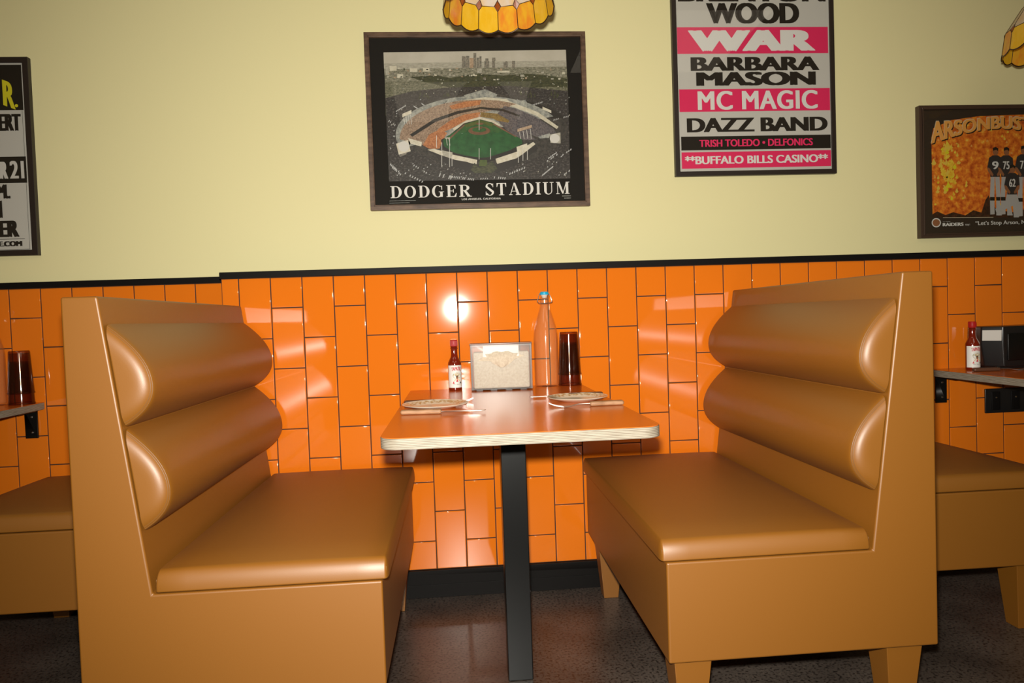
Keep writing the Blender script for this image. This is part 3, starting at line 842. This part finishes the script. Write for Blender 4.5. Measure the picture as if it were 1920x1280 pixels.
# --- concert poster with pink bars
x0, x1, z0, z1 = .6125, 1.2315, F0 + .338, F0 + 1.28
cx = (x0 + x1) / 2
C3 = Crop(1230, 0, 1353 / 370)
pr = Print(cx, z0)
mats3 = ['paper', 'ink', 'pink', 'white_ink']
def bar3(xa, ya, xb, yb, mi):
    a = C3(xa, ya); c = C3(xb, yb); pr.rect(a[0], a[1], c[0], c[1], mi)
def word3(body, xa, ya, xb, yb, mi, bold=.035, sp=1.0, shear=0):
    a = C3(xa, ya); c = C3(xb, yb); pr.text(text_faces(body, bold, sp, 5, shear), a[0], a[1], c[0], c[1], mi)
bar3(147, 370, 1177, 184, 2); bar3(162, 768, 1191, 603, 2); bar3(174, 1032, 1197, 922, 1); bar3(178, 1157, 1199, 1028, 2)
word3('BRENTON', 150, 12, 1160, -115, 1, 0.06)
word3('WOOD', 346, 163, 980, 20, 1, 0.066)
word3('WAR', 222, 353, 1090, 205, 3, 0.08)
word3('BARBARA', 238, 487, 1118, 387, 1, 0.062)
word3('MASON', 276, 590, 1094, 489, 1, 0.066)
word3('MC MAGIC', 287, 755, 1106, 617, 3, 0.038, 1.08)
word3('DAZZ BAND', 212, 908, 1175, 799, 1, 0.06)
word3('TRISH TOLEDO \u2022 DELFONICS', 297, 1008, 1074, 947, 2, 0.04)
word3('**BUFFALO BILLS CASINO**', 198, 1128, 1178, 1054, 3, 0.042)
picture('framed_concert_poster', 'tall black framed white concert poster with bold pink bars and black band names', x0, x1, z0, z1, .0175, .020, 'black_frame', 'paper', pr, mats3)

# --- fire poster at the right
x0, x1, z0, z1 = 1.556, 2.26, F0 + .086, F0 + .586
cx = (x0 + x1) / 2
C4 = Crop(1660, 0, 693 / 260)
pr = Print(cx, z0)
fire = pm('print_fire', (.5, .15, .02), .5)
nt, N, Lk = nodes(fire)
cr = add_noise_col(fire, (0, 0, 0), (1, 1, 1), 48, 0, 1, 9)
e = cr.color_ramp.elements
e[0].position = .25; e[0].color = (.22, .03, .005, 1); e[1].position = .72; e[1].color = (.95, .66, .10, 1)
for p, c in ((.38, (.52, .085, .008, 1)), (.52, (.78, .20, .018, 1)), (.63, (.90, .36, .03, 1))):
    q = e.new(p); q.color = c
mats4 = [fire, M['yellow_ink'], M['orange_ink'], M['ink'], M['white_ink'], M['skin_ink'],
         art('print_blaze', (.78, .40, .02), (.86, .66, .06), 60), art('print_dark_trees', (.02, .012, .006), (.09, .03, .01), 60), pm('print_jersey', (.035, .030, .028), .5), pm('print_pants', (.46, .44, .42), .5), pm('print_title_edge', (.70, .60, .42), .5), pm('print_ember', (.80, .55, .07), .5)]
def P4(mi, *pts, sc=None): pr.poly([C4(x, y) for x, y in pts], mi, sc)
P4(0, (230, 690), (240, 640), (330, 600), (470, 580), (700, 572), (1150, 640), (1150, 1085), (236, 1085))
P4(7, (236, 1086), (236, 1070), (260, 1056), (300, 1074), (340, 1060), (400, 1076), (440, 1050), (480, 1062), (500, 1000), (515, 975), (535, 1020), (560, 1050), (640, 1060), (720, 1040), (1150, 1040), (1150, 1086))
rnd = random.Random(5)
for k in range(150):     # the blaze: licks of flame, hottest at the left
    hot = k < 85
    f = rnd.random()
    x = rnd.gauss(302 + 26 * f, 22 + 14 * f) if hot else rnd.uniform(245, 1120)
    y = 730 + 250 * f + rnd.uniform(-20, 20) if hot else rnd.uniform(640, 1030)
    a_ = (rnd.uniform(5, 13) if hot else rnd.uniform(2, 7)); h_ = a_ * rnd.uniform(1.2, 3.2); lean = rnd.uniform(-.8, .8) * a_
    if x < 242: x = 242
    P4(rnd.choice([6, 1, 11, 6]) if hot else rnd.choice([11, 6, 2]), (x - a_, y), (x - a_ * .4, y + a_ * .6), (x + a_ * .5, y + a_ * .5), (x + a_, y - a_ * .2), (x + a_ * .4, y - h_ * .5), (x + lean, y - h_), (x - a_ * .5, y - h_ * .45), sc=k)
pr.y -= 3e-4
def player(x, y, s, num, kneel=False):
    e = lambda cx_, cy_, rx, ry, n=14: [(x + s * (cx_ + rx * cos(2 * pi * k / n)), y + s * (cy_ + ry * sin(2 * pi * k / n))) for k in range(n)]
    q = lambda *p: [(x + s * a, y + s * b_) for a, b_ in p]
    if not kneel:
        P4(9, *q((-22, 0), (-2, 0), (-4, 100), (-2, 190), (-24, 192), (-26, 100))); P4(9, *q((0, 0), (22, 0), (28, 100), (24, 150), (34, 196), (6, 196), (6, 100)))
        P4(3, *q((-26, 104), (-2, 104), (-2, 122), (-25, 122))); P4(3, *q((5, 104), (27, 104), (26, 122), (6, 122)))
    else:
        P4(9, *q((-26, -4), (24, -4), (38, 60), (34, 118), (8, 118), (4, 60), (-34, 78), (-80, 92), (-84, 76), (-34, 40)))
    P4(8, *q((-30, -92), (-12, -104), (14, -104), (34, -90), (38, -40), (22, -36), (24, 4), (-24, 4), (-26, -34), (-40, -40)))
    P4(5, *q((-40, -44), (-28, -40), (-8, -8), (-14, 2), (-36, -24))); P4(5, *q((38, -44), (26, -40), (8, -8), (14, 2), (36, -24)))
    P4(5, *e(2, -122, 14, 19)); P4(3, *q((-12, -126), (-10, -142), (4, -146), (16, -138), (15, -124), (6, -132)))
    a = C4(x - 15 * s, y - 34 * s); c = C4(x + 17 * s, y - 74 * s); pr.text(text_faces(num, .03), a[0], a[1], c[0], c[1], 4)
player(548, 880, 1.0, '9'); player(602, 880, 1.0, '75'); player(688, 880, 1.05, '73'); player(632, 968, 1.0, '62', True); player(760, 880, 1.0, '34'); player(830, 885, 1.0, '42')
# arched title
title = text_faces('ARSONBUSTERS', .045, 1.0, 5)
def warp(dx, dy):
    def fn(a, c):
        x = 226 + a * 640 + dx
        yb = 712 - 76 * sin(min(a, .55) / .55 * pi / 2) + (max(0, a - .55) / .45) ** 2 * 70
        hgt = 106 - 52 * sin(min(1, a * 2.4) * pi / 2) + 40 * max(0, a - .6)
        return C4(x, yb - c * hgt + dy + (1 - c) * 8)
    return fn
pr.text(title, 0, 0, 1, 1, 3, warp(5, 6)); pr.text(title, 0, 0, 1, 1, 10, warp(-1.5, -1.5)); pr.text(title, 0, 0, 1, 1, 2, warp(0.5, 1))
P4(10, (285, 1087), (537, 1085), (537, 1087), (285, 1089))
P4(4, *[(252 + 23 * cos(2 * pi * k / 28), 1113 + 23 * sin(2 * pi * k / 28)) for k in range(28)])
P4(5, *[(252 + 18 * cos(2 * pi * k / 28), 1113 + 18 * sin(2 * pi * k / 28)) for k in range(28)])
for body, xa, ya, xb, yb, bd in (('RAIDERS', 284, 1131, 388, 1112, .05), ('Los Angeles', 285, 1110, 322, 1105, 0.0), ('say:', 397, 1130, 420, 1119, 0.0), ('\u201cLet\u2019s Stop Arson, Now!\u201d', 447, 1131, 756, 1098, .015)):
    a = C4(xa, ya); c = C4(xb, yb); pr.text(text_faces(body, bd), a[0], a[1], c[0], c[1], 4)
picture('framed_fire_poster', 'wide dark brown framed poster of a forest fire with football players', x0, x1, z0, z1, .016, .024, 'dark_frame', 'mat_brown', pr, mats4, ip=.005)

# --- poster cut by the left edge
x0, x1, z0, z1 = -2.16, -1.6505, F0 + .110, F0 + .789
cx = (x0 + x1) / 2
C5 = Crop(0, 90, 3.2)
pr = Print(cx, z0)
mats5 = ['paper', 'ink', 'yellow_ink', 'orange_ink']
def bar5(xa, ya, xb, yb, mi):
    a = C5(max(xa, -110), ya); c = C5(xb, yb); q = C5(xb, ya); left = C5(xa, ya)[0]; pr.rect(left, q[1], c[0], c[1], mi)
def word5(body, xa, ya, xb, yb, mi, bold=.05, sp=1.0, shear=0):
    a = C5(xa, ya); c = C5(xb, yb); pr.text(text_faces(body, bold, sp, 5, shear), a[0], a[1], c[0], c[1], mi)
bar5(-520, 372, 126, 100, 1)
vf = text_faces('R', .055)
a, c = C5(20, 342), C5(84, 188)
pr.text(vf, 0, 0, 1, 1, 2, lambda u, v: (a[0] + u * (c[0] - a[0]), a[1] + v * (c[1] - a[1]) - u * .016))
a2 = C5(99, 346); pr.poly([(a2[0] + .0055 * cos(2 * pi * k / 20), a2[1] + .0055 * sin(2 * pi * k / 20)) for k in range(20)], 2)
word5('ERT', -6, 497, 124, 395, 1, 0.09)
bar5(-500, 808, 155, 650, 1)
word5('R', 0, 785, 45, 682, 0, 0.095); word5('21', 62, 783, 142, 676, 0, .045)
word5('M.', -22, 905, 60, 818, 1, 0.09)
word5('N', -40, 1020, 12, 915, 1, 0.09)
word5('ER', -5, 1135, 113, 1034, 1, 0.09)
bar5(-480, 1145, 150, 1142, 1)
word5('E.COM', -8, 1191, 134, 1157, 1, 0.095)
for xa, ya, xb, yb in ((-480, 1207, 180, 1205),): bar5(xa, ya, xb, yb, 1)
p0, p1 = C5(133, 375), C5(180, 1206)
pr.rect(p0[0], p1[1], p0[0] + .0010, p0[1], 1)
picture('framed_show_poster', 'black framed show poster with a yellow letter, cut off by the left picture edge', x0, x1, z0, z1, .0195, .020, 'black_frame', 'paper', pr, mats5)

# ------------------------------------------------------------------ hot sauce bottles
def cyl_patch(b, r, pts2, fs, mi, a0):
    """wrap flat (s, z) points onto a cylinder of radius r; a0 = angle of s = 0 from -y"""
    b.add([(r * sin(a0 + s / r), -r * cos(a0 + s / r), z) for s, z in pts2], fs, mi)
def hot_sauce(x, y, label, turn):
    t = thing('hot_sauce_bottle', (x, y, ZTAB), label, 'sauce bottle', 'hot sauce bottles', turn)
    b = MB()
    b.lathe([(.0001, .0), (.020, .0), (.0222, .002), (.0226, .006), (.0226, .088), (.0218, .094), (.018, .102), (.0128, .112), (.0112, .122), (.0108, .140), (.0125, .141), (.0125, .1445), (.0105, .146), (.0105, .149)], 40)
    b.build('glass_bottle', 'sauce', t)
    b = MB(); b.lathe([(.0118, .1485), (.0124, .150), (.0124, .1675), (.0112, .170), (.0001, .170)], 32)
    for k in range(24):
        a = 2 * pi * k / 24
        b.box(.0121 * cos(a) - .0005, .0121 * cos(a) + .0005, .0121 * sin(a) - .0005, .0121 * sin(a) + .0005, .150, .167)
    b.build('screw_cap', 'red_cap', t)
    b = MB(); r = .0229; A0 = radians(13)
    n = 24; half = .033
    cyl_patch(b, r, [(-half + 2 * half * k / n, z) for z in (.010, .085) for k in range(n + 1)], [(k, k + 1, n + 2 + k, n + 1 + k) for k in range(n)], 0, A0)
    def flat(r_, pts, mi):
        cyl_patch(b, r_, pts, [tuple(range(len(pts)))], mi, A0)
    def disc(cx_, cz, rx, rz, mi, lvl, n_=20): flat(r + .00012 * lvl, [(cx_ + rx * cos(2 * pi * k / n_), cz + rz * sin(2 * pi * k / n_)) for k in range(n_)], mi)
    vf = text_faces('TAPAT\u00cdO', .06, 1.0, 4)
    cyl_patch(b, r + .00015, [(-.0175 + u * .035, .0655 + v * .0155 + .0022 * (1 - ((u - .5) * 2) ** 2)) for u, v in vf[0]], vf[1], 1, A0)
    disc(.001, .0505, .0142, .0112, 5, 1, 28); disc(.001, .0505, .0130, .0101, 2, 2, 28); disc(.001, .0535, .0088, .0052, 5, 3); disc(.001, .0545, .0076, .0050, 2, 3.5)
    disc(.001, .0450, .0040, .0054, 4, 4); disc(.001, .0494, .0043, .0022, 6, 5); disc(.001, .0432, .0021, .0007, 6, 6); disc(.001, .0520, .0072, .0018, 2, 7)
    flat(r + .0007, [(-.014, .026), (.016, .026), (.010, .036), (.004, .040), (-.002, .040), (-.008, .036)], 3)
    flat(r + .0008, [(-.003, .030), (.005, .030), (.001, .040)], 1)
    flat(r + .0008, [(-.015, .024), (-.008, .024), (-.011, .032)], 1); flat(r + .0008, [(.010, .024), (.017, .024), (.013, .032)], 6)
    flat(r + .0008, [(-.006, .033), (-.003, .036), (-.005, .038)], 2); flat(r + .0008, [(.008, .033), (.005, .036), (.007, .038)], 2)
    vf = text_faces('HOT SAUCE', .01, 1.0, 2)
    cyl_patch(b, r + .00015, [(-.0115 + u * .025, .0195 + v * .0032) for u, v in vf[0]], vf[1], 6, A0)
    b.build('paper_label', ['label', 'red_ink', 'tan_ink', 'orange_ink', 'skin_ink', 'green_ink', 'ink'], t, smooth=0)
    return t
hot_sauce(-.2275, -.050, 'red hot sauce bottle left of the clear napkin dispenser on the central table', 0.05)
hot_sauce(1.584, -.100, 'red hot sauce bottle beside the black napkin dispenser at the right edge', -.30)

# ------------------------------------------------------------------ clear napkin dispenser
t = thing('napkin_dispenser', (-.072, -.094, ZTAB), 'clear napkin dispenser with kraft napkins at the wall end of the central table', 'napkin dispenser', None, -.05)
hw, hd, hh = .1005, .038, .152
b = MB()
b.box(-hw, hw, hd - .004, hd, .004, hh); b.box(-hw, -hw + .004, -hd, hd - .004, .004, hh); b.box(hw - .004, hw, -hd, hd - .004, .004, hh)
b.box(-hw - .002, hw + .002, -hd - .003, hd, hh, hh + .0045)
for x in (-.085, -.038, .012, .060): b.box(x, x + .022, -hd, -hd + .02, 0, .004); b.box(x, x + .022, hd - .02, hd, 0, .004)
b.box(-hw, hw, -hd, hd, .0035, .0065)
b.build('clear_case', 'acrylic', t, bevel=.0008)
b = MB()      # front face plate with a bow-shaped opening
out = [(-hw, .006), (hw, .006), (hw, hh), (-hw, hh)]
op = [(-.078, .100), (-.030, .098), (-.020, .090), (-.010, .079), (.002, .076), (.014, .079), (.024, .090), (.034, .100), (.080, .112), (.060, .118), (.036, .122), (.020, .132), (.0, .136), (-.020, .131), (-.036, .122), (-.058, .112)]
bmv = bmesh.new()
def loop(P, y): return [bmv.verts.new((x, y, z)) for x, z in P]
lo_, li_ = loop(out, -hd - .002), loop(op, -hd - .002)
eg = [bmv.edges.new((L_[i], L_[(i + 1) % len(L_)])) for L_ in (lo_, li_) for i in range(len(L_))]
bmesh.ops.triangle_fill(bmv, edges=eg, use_beauty=True)
g = bmesh.ops.extrude_face_region(bmv, geom=bmv.faces[:])
bmesh.ops.translate(bmv, vec=(0, .002, 0), verts=[v for v in g['geom'] if isinstance(v, bmesh.types.BMVert)])
bmesh.ops.recalc_face_normals(bmv, faces=bmv.faces)
me = bpy.data.meshes.new('face_plate'); bmv.to_mesh(me); bmv.free(); me.materials.append(M['acrylic'])
o = bpy.data.objects.new('face_plate', me); COL.objects.link(o); o.parent = t
b = MB()
b.box(-hw, -hw + .006, -hd - .0035, -hd - .0020, .004, hh); b.box(hw - .006, hw, -hd - .0035, -hd - .0020, .004, hh)
b.box(-hw, hw, -hd - .0035, -hd - .0020, hh - .006, hh)
b.build('edge_strip', 'acrylic', t, bevel=.0005)
b = MB()
b.rbox(-.092, .092, -hd + .002, hd - .006, .008, .128, .006, 3, 6)
b.build('napkin_stack', 'kraft', t)
b = MB()
b.box(-.059, .058, -hd + .0005, -hd + .0018, .112, .149)
b.build('folded_napkin', 'label', t, smooth=0)
b = MB()      # the napkin pulled forward through the opening
nx = 16
vs, fs = [], []
for j, (yy, zz, wd) in enumerate(((-.030, .130, .060), (-.037, .126, .056), (-.0440, .114, .050), (-.0465, .100, .040), (-.0450, .088, .026), (-.0435, .0805, .012))):
    for k in range(nx + 1):
        f = k / nx * 2 - 1
        vs.append((f * wd + .002, yy + .0012 * cos(f * 9) + .003 * f * f, zz + .004 * (1 - f * f) * (1 if j < 3 else -1)))
for j in range(5):
    for k in range(nx): fs.append((j * (nx + 1) + k, j * (nx + 1) + k + 1, (j + 1) * (nx + 1) + k + 1, (j + 1) * (nx + 1) + k))
b.add(vs, fs); b.build('loose_napkin', 'kraft', t)

# ------------------------------------------------------------------ swing-top bottles
def water_bottle(x, y, z, label):
    t = thing('swing_top_bottle', (x, y, z), label, 'bottle', 'clear swing-top water bottles')
    t.scale = (1, 1, 1.018)
    o_ = [(.036, .0), (.0405, .003), (.0415, .008), (.0415, .160), (.0405, .178), (.037, .198), (.031, .220), (.0235, .243), (.0175, .262), (.0145, .275), (.0145, .279), (.0165, .2805), (.0165, .2865), (.0145, .288), (.0145, .300), (.0135, .303)]
    b = MB(); b.lathe(o_, 48, cap0=True)
    b.lathe([(r - .003, zz + (.006 if i < 2 else 0)) for i, (r, zz) in enumerate(o_)], 48)
    gb = b.build('glass_body', 'bottle_glass', t)
    b = MB(); b.lathe([(.0001, .296), (.0075, .296), (.0105, .3045), (.0125, .305), (.0125, .307), (.0001, .3075)], 24)
    b.build('stopper', 'rubber', t)
    b = MB(); b.lathe([(.0001, .307), (.0145, .307), (.0155, .309), (.0155, .3135), (.0125, .317), (.0001, .3175)], 28)
    b.build('stopper_cap', 'blue_cap', t)
    b = MB()
    b.tube([(.0168 * cos(2 * pi * k / 28), .0168 * sin(2 * pi * k / 28), .2775) for k in range(28)], .0011, 6, True)
    for s in (-1, 1):
        b.tube([(s * .0165, 0, .2775), (s * .0225, -.004, .281), (s * .0235, -.006, .290), (s * .020, -.004, .302), (s * .0165, 0, .3105), (s * .012, 0, .311)], .0011, 6)
        b.tube([(s * .0235, -.006, .289), (s * .0265, -.012, .284), (s * .022, -.021, .280)], .0011, 6)
    b.tube([(-.022, -.021, .280), (0, -.0235, .2785), (.022, -.021, .280)], .0011, 6)
    b.build('wire_bail', 'steel', t)
    return t
water_bottle(.086, -.0455, ZTAB, 'clear glass bottle with blue stopper beside the tumblers on the central table')
water_bottle(-1.795, .080, ZTAB, 'clear glass bottle cut off by the left picture edge, beside the dark tumblers')

# ------------------------------------------------------------------ stacked tumblers
def tumbler(x, y, z, label, grp):
    t = thing('tumbler', (x, y, z), label, 'tumbler', grp)
    H = .146
    b = MB(); prof = [(.0392, 0), (.0394, .002), (.0386, .012), (.0315, H - .004), (.0295, H), (.0001, H)]
    b.lathe(prof, 40)
    b.lathe([(.0378, .0), (.0372, .012), (.0304, H - .008), (.0001, H - .009)], 40)
    b.lathe([(.0378, 0), (.0392, 0)], 40)
    b.build('cup_wall', 'tumbler', t)
    b = MB()
    b.tube([(.0396 * cos(2 * pi * k / 40), .0396 * sin(2 * pi * k / 40), .0028) for k in range(40)], .0014, 6, True)
    b.build('rolled_rim', 'tumbler', t)
    return t
for k, (zz, w_) in enumerate(((.0014, 'lower'), (.0375, 'upper'))):
    tumbler(.1655, -.045, ZTAB + zz, w_ + ' of two upturned brown tumblers stacked beside the glass bottle, central table', 'stacked tumblers on the central table')
for k, (zz, w_) in enumerate(((.0014, 'lower'), (.0375, 'upper'))):
    tumbler(-1.705, .085, ZTAB + zz, w_ + ' of two upturned dark tumblers stacked on the table at left edge', 'stacked tumblers on the left table')

# ------------------------------------------------------------------ plates
def plate(x, y, label, r=.088):
    t = thing('side_plate', (x, y, ZTAB), label, 'plate', 'patterned side plates')
    k = r / .095
    b = MB()
    b.lathe([(q * k, zz) for q, zz in ((.0001, .0036), (.050, .0036), (.060, .0048), (.066, .0066), (.092, .0122), (.0945, .0130))], 64, 0)
    b.lathe([(q * k, zz) for q, zz in ((.0945, .0130), (.095, .0123), (.0925, .0104), (.066, .0042), (.056, .0012), (.052, .0), (.047, .0), (.046, .001), (.0001, .0012))], 64, 1)
    b.build('dish', ['plate', 'plate_plain'], t)
    return t
plate(-.2805, -.520, 'patterned cream plate at the left setting of the central table', .0905)
plate(.1140, -.495, 'patterned cream plate at the right setting of the central table', .085)
plate(1.70, -.33, 'patterned cream plate at the right edge of the picture, before the black dispenser', .088)

# ------------------------------------------------------------------ cutlery
def handle(b, L, wood=True):
    b.rbox(0, L, -.0095, .0095, .0005, .0135, .0055, 4, 6)
def knife(x, y, rz, label, mat='handle_wood'):
    t = thing('table_knife', (x, y, ZTAB), label, 'knife', 'wood handled knives', rz)
    b = MB(); b.rbox(0, .105, -.0095, .0095, .0004, .0128, .0055, 4, 6); b.build('wooden_handle', mat, t)
    b = MB()
    P = [(.100, -.006), (.118, -.006), (.122, -.009), (.205, -.009), (.214, -.005), (.217, .002), (.214, .0065), (.118, .0065), (.100, .006)]
    n = len(P)
    b.add([(px, py, .0060) for px, py in P] + [(px, py, .0074) for px, py in P], [tuple(reversed(range(n))), tuple(range(n, 2 * n))] + [(i, (i + 1) % n, (i + 1) % n + n, i + n) for i in range(n)])
    b.build('blade', 'steel', t)
    for q in (.028, .075):
        b = MB(); b.lathe([(.0001, .0122), (.0022, .0126), (.0018, .0132), (.0001, .0133)], 10)
        b.build('rivet', 'screw', t, xf=Matrix.Translation((q, 0, 0)))
    return t
def fork(x, y, rz, label, mat='handle_wood'):
    t = thing('table_fork', (x, y, ZTAB), label, 'fork', 'wood handled forks', rz)
    b = MB(); b.rbox(0, .090, -.0095, .0095, .0004, .0128, .0055, 4, 6); b.build('wooden_handle', mat, t)
    prof = [(.086, .0070), (.105, .0072), (.120, .0068), (.135, .0035), (.148, .0014), (.160, .0016)]
    wid = [.0045, .0035, .0035, .0065, .0105, .0125]
    b = MB()
    vs, fs = [], []
    for (px, pz), wv in zip(prof, wid):
        vs += [(px, -wv, pz), (px, wv, pz), (px, wv, pz + .0016), (px, -wv, pz + .0016)]
    for i in range(len(prof) - 1):
        for q in range(4): fs.append((i * 4 + q, (i + 1) * 4 + q, (i + 1) * 4 + (q + 1) % 4, i * 4 + (q + 1) % 4))
    fs += [(3, 2, 1, 0), tuple(range(20, 24))]
    b.add(vs, fs)
    for q in range(4):
        yc = -.0105 + q * .007
        T_ = [(.159, .0016), (.172, .0034), (.186, .0072), (.196, .0115)]
        vs, fs = [], []
        for i, (px, pz) in enumerate(T_):
            wv = .0016 - .0003 * i
            vs += [(px, yc - wv, pz), (px, yc + wv, pz), (px, yc + wv, pz + .0014), (px, yc - wv, pz + .0014)]
        for i in range(3):
            for s in range(4): fs.append((i * 4 + s, (i + 1) * 4 + s, (i + 1) * 4 + (s + 1) % 4, i * 4 + (s + 1) % 4))
        fs += [(3, 2, 1, 0), (12, 13, 14, 15)]
        b.add(vs, fs)
    b.build('tines', 'steel', t, smooth='n')
    return t
knife(-.3655, -.640, -.115, 'wood handled knife in front of the left plate on the central table')
fork(-.372, -.425, -.02, 'wood handled fork mostly hidden behind the left plate on the central table', 'dark_handle')
fork(.2125, -.632, pi + .02, 'wood handled fork in front of the right plate on the central table')
knife(.204, -.408, pi + .02, 'wood handled knife mostly hidden behind the right plate on the central table', 'dark_handle')
fork(1.535, -.165, -.10, 'wood handled fork in front of the hot sauce bottle at the right edge', 'dark_handle')
knife(1.665, -.445, -.05, 'wood handled knife cut off by the right picture edge, before the plate', 'dark_handle')

# ------------------------------------------------------------------ black napkin dispenser and outlet at the right
t = thing('napkin_dispenser', (1.762, -.066, ZTAB), 'bulky black napkin dispenser with white paper tag on the right edge table', 'napkin dispenser', None, 0)
def hexa(x0, x1, y0, y1, z0, z1, tx, ty):
    return [(x0 + tx, y0 + ty, z0), (x1 - tx, y0 + ty, z0), (x1 - tx, y1, z0), (x0 + tx, y1, z0), (x0, y0, z1), (x1, y0, z1), (x1, y1, z1), (x0, y1, z1)]
FX = [(0, 3, 2, 1), (4, 5, 6, 7), (0, 1, 5, 4), (1, 2, 6, 5), (2, 3, 7, 6), (3, 0, 4, 7)]
b = MB()
P = [(-.128, .060), (-.128, -.010), (-.085, -.062), (.10, -.062), (.128, -.030), (.128, .060)]
n = len(P)
lev = [(.008, .90), (.085, 1.0), (.150, .985)]
vs = [(px * s_, py * s_, zz) for zz, s_ in lev for px, py in P]
fs = [tuple(reversed(range(n))), tuple(range(2 * n, 3 * n))] + [(j * n + i, j * n + (i + 1) % n, (j + 1) * n + (i + 1) % n, (j + 1) * n + i) for j in range(2) for i in range(n)]
b.add(vs, fs); b.build('dispenser_body', 'black_plastic', t, bevel=.004, seg=3)
b = MB(); b.rbox(-.095, .10, -.045, .05, 0, .011, .004, 2, 3); b.build('foot_base', 'black_plastic', t)
b = MB(); b.rbox(-.070, .085, -.0645, -.058, .030, .125, .003, 2, 3); b.build('napkin_slot_plate', 'black_steel', t)
b = MB()
d0, d1 = Vector((-.126, -.013, 0)), Vector((-.089, -.058, 0))
nrm = Vector((-.77, -.63, 0)) * .0015
b.add([tuple(d0 + nrm + Vector((.001, 0, .100))), tuple(d1 + nrm + Vector((0, 0, .100))), tuple(d1 + nrm + Vector((0.0015, 0, .137))), tuple(d0 + nrm + Vector((.002, 0, .137)))], [(0, 1, 2, 3)])
b.build('paper_tag', 'paper', t, smooth=0)
t = thing('wall_outlet', (1.78, -.001, F0 - .527), 'black double wall outlet plate on the orange tile at the right edge', 'wall outlet')
b = MB(); b.rbox(-.078, .078, -.007, .001, -.045, .045, .0028, 3, 3); b.build('cover_plate', 'black_plastic', t)
for x in (-.039, .037):
    b = MB(); b.rbox(x - .017, x + .017, -.010, -.006, -.034, .034, .002, 2, 3); ob = b.build('socket_face', 'black_trim', t)
    b = MB(); b.lathe([(.0001, 0), (.0036, 0), (.003, .0014), (.0001, .0018)], 12)
    b.build('screw', 'screw', ob, xf=Matrix.Translation((x, -.0100, .012)) @ Matrix.Rotation(pi / 2, 4, 'X'))

# ------------------------------------------------------------------ leaded glass pendant lamps
def lamp(x, y, zr, rot, label):
    t = thing('pendant_lamp', (x, y, zr), label, 'pendant lamp', 'leaded glass pendant lamps')
    NP = 16
    R0, R1, R2, R3 = .155, .146, .098, .040
    H1, H2, H3 = .066, .142, .200
    def prof(h):
        if h <= H1: return R0 + (R1 - R0) * max(h, 0) / H1
        if h <= H2: return R1 + (R2 - R1) * (h - H1) / (H2 - H1)
        return R2 + (R3 - R2) * (h - H2) / (H3 - H2)
    def pt(a, h): r = prof(h); return (r * cos(a), r * sin(a), h)
    st = 2 * pi / NP
    gb, cb = MB(), MB()
    c0 = .24                      # corner cut as a share of the half pane
    for k in range(NP):
        a = rot + k * st
        L_, R_ = a - st / 2, a + st / 2
        hb = lambda f: -.010 * (1 - f * f)
        dz = .014
        low = [(a + st / 2 * f, .004 * 0 + hb(f)) for f in (-1, -.7, -.35, 0, .35, .7, 1)]
        up = [(R_, H1 - dz), (R_ - st / 2 * c0 * 1.5, H1), (L_ + st / 2 * c0 * 1.5, H1), (L_, H1 - dz)]
        poly = [pt(*q) for q in low + up]
        gb.add(poly, [tuple(range(len(poly)))], 0 if k % 3 else 1)
        cb.tube([pt(*q) for q in low], .0019, 6)
        cb.tube([pt(L_, 0), pt(L_, H1 - dz)], .0013, 6)
        cb.tube([pt(L_, H1 - dz), pt(L_ + st / 2 * c0 * 1.5, H1), pt(R_ - st / 2 * c0 * 1.5, H1), pt(R_, H1 - dz)], .0012, 6)
        # rust diamond between the rows
        dm = [pt(R_, H1 - dz), pt(R_ + st / 2 * c0 * 1.5, H1), pt(R_, H1 + dz), pt(R_ - st / 2 * c0 * 1.5, H1)]
        gb.add(dm, [(0, 1, 2, 3)], 3)
        up2 = [pt(L_ + st / 2 * c0 * 1.5, H1), pt(R_ - st / 2 * c0 * 1.5, H1), pt(R_, H1 + dz), pt(R_, H2), pt(L_, H2), pt(L_, H1 + dz)]
        gb.add(up2, [tuple(range(6))], 2)
        cb.tube([up2[0], up2[5], up2[4]], .0012, 6); cb.tube([up2[1], up2[2]], .0012, 6); cb.tube([up2[3], up2[4]], .0012, 6)
        gb.add([pt(L_, H2), pt(R_, H2), pt(R_, H3), pt(L_, H3)], [(0, 1, 2, 3)], 2 if k % 2 else 0)
        cb.tube([pt(L_, H2), pt(L_, H3)], .0012, 6)
    gb.build('glass_shade', ['amber', 'amber_streak', 'opal', 'rust_glass'], t, smooth=0)
    cb.build('lead_came', 'came', t)
    b = MB(); b.lathe([(.041, H3 - .002), (.043, H3 + .004), (.030, H3 + .014), (.012, H3 + .024), (.008, H3 + .045), (.0001, H3 + .047)], 28); b.build('vase_cap', 'bronze', t)
    b = MB(); b.lathe([(.0001, H3 - .060), (.016, H3 - .060), (.018, H3 - .055), (.018, H3 - .004), (.0001, H3 - .002)], 20); b.build('bulb_socket', 'bronze', t)
    b = MB(); b.lathe([(.0001, H3 - .135), (.014, H3 - .132), (.025, H3 - .120), (.029, H3 - .104), (.026, H3 - .088), (.016, H3 - .070), (.013, H3 - .058)], 24); b.build('light_bulb', 'bulb', t)
    b = MB(); top = 2.985 - zr
    b.tube([(0, 0, H3 + .04), (0, 0, top)], .0035, 8); b.build('cord', 'bronze', t)
    b = MB(); b.lathe([(.0001, top - .028), (.02, top - .026), (.055, top - .008), (.058, top + .014), (.0001, top + .014)], 28); b.build('ceiling_canopy', 'bronze', t)
    return t
lamp(-.066, -.45, F0 + .702, radians(90 - 3 - 11.25), 'amber leaded glass pendant lamp hanging over the central table at the top edge')
lamp(1.782, -.25, F0 + .662, radians(90 + 4), 'amber leaded glass pendant lamp cut off by the right picture edge')
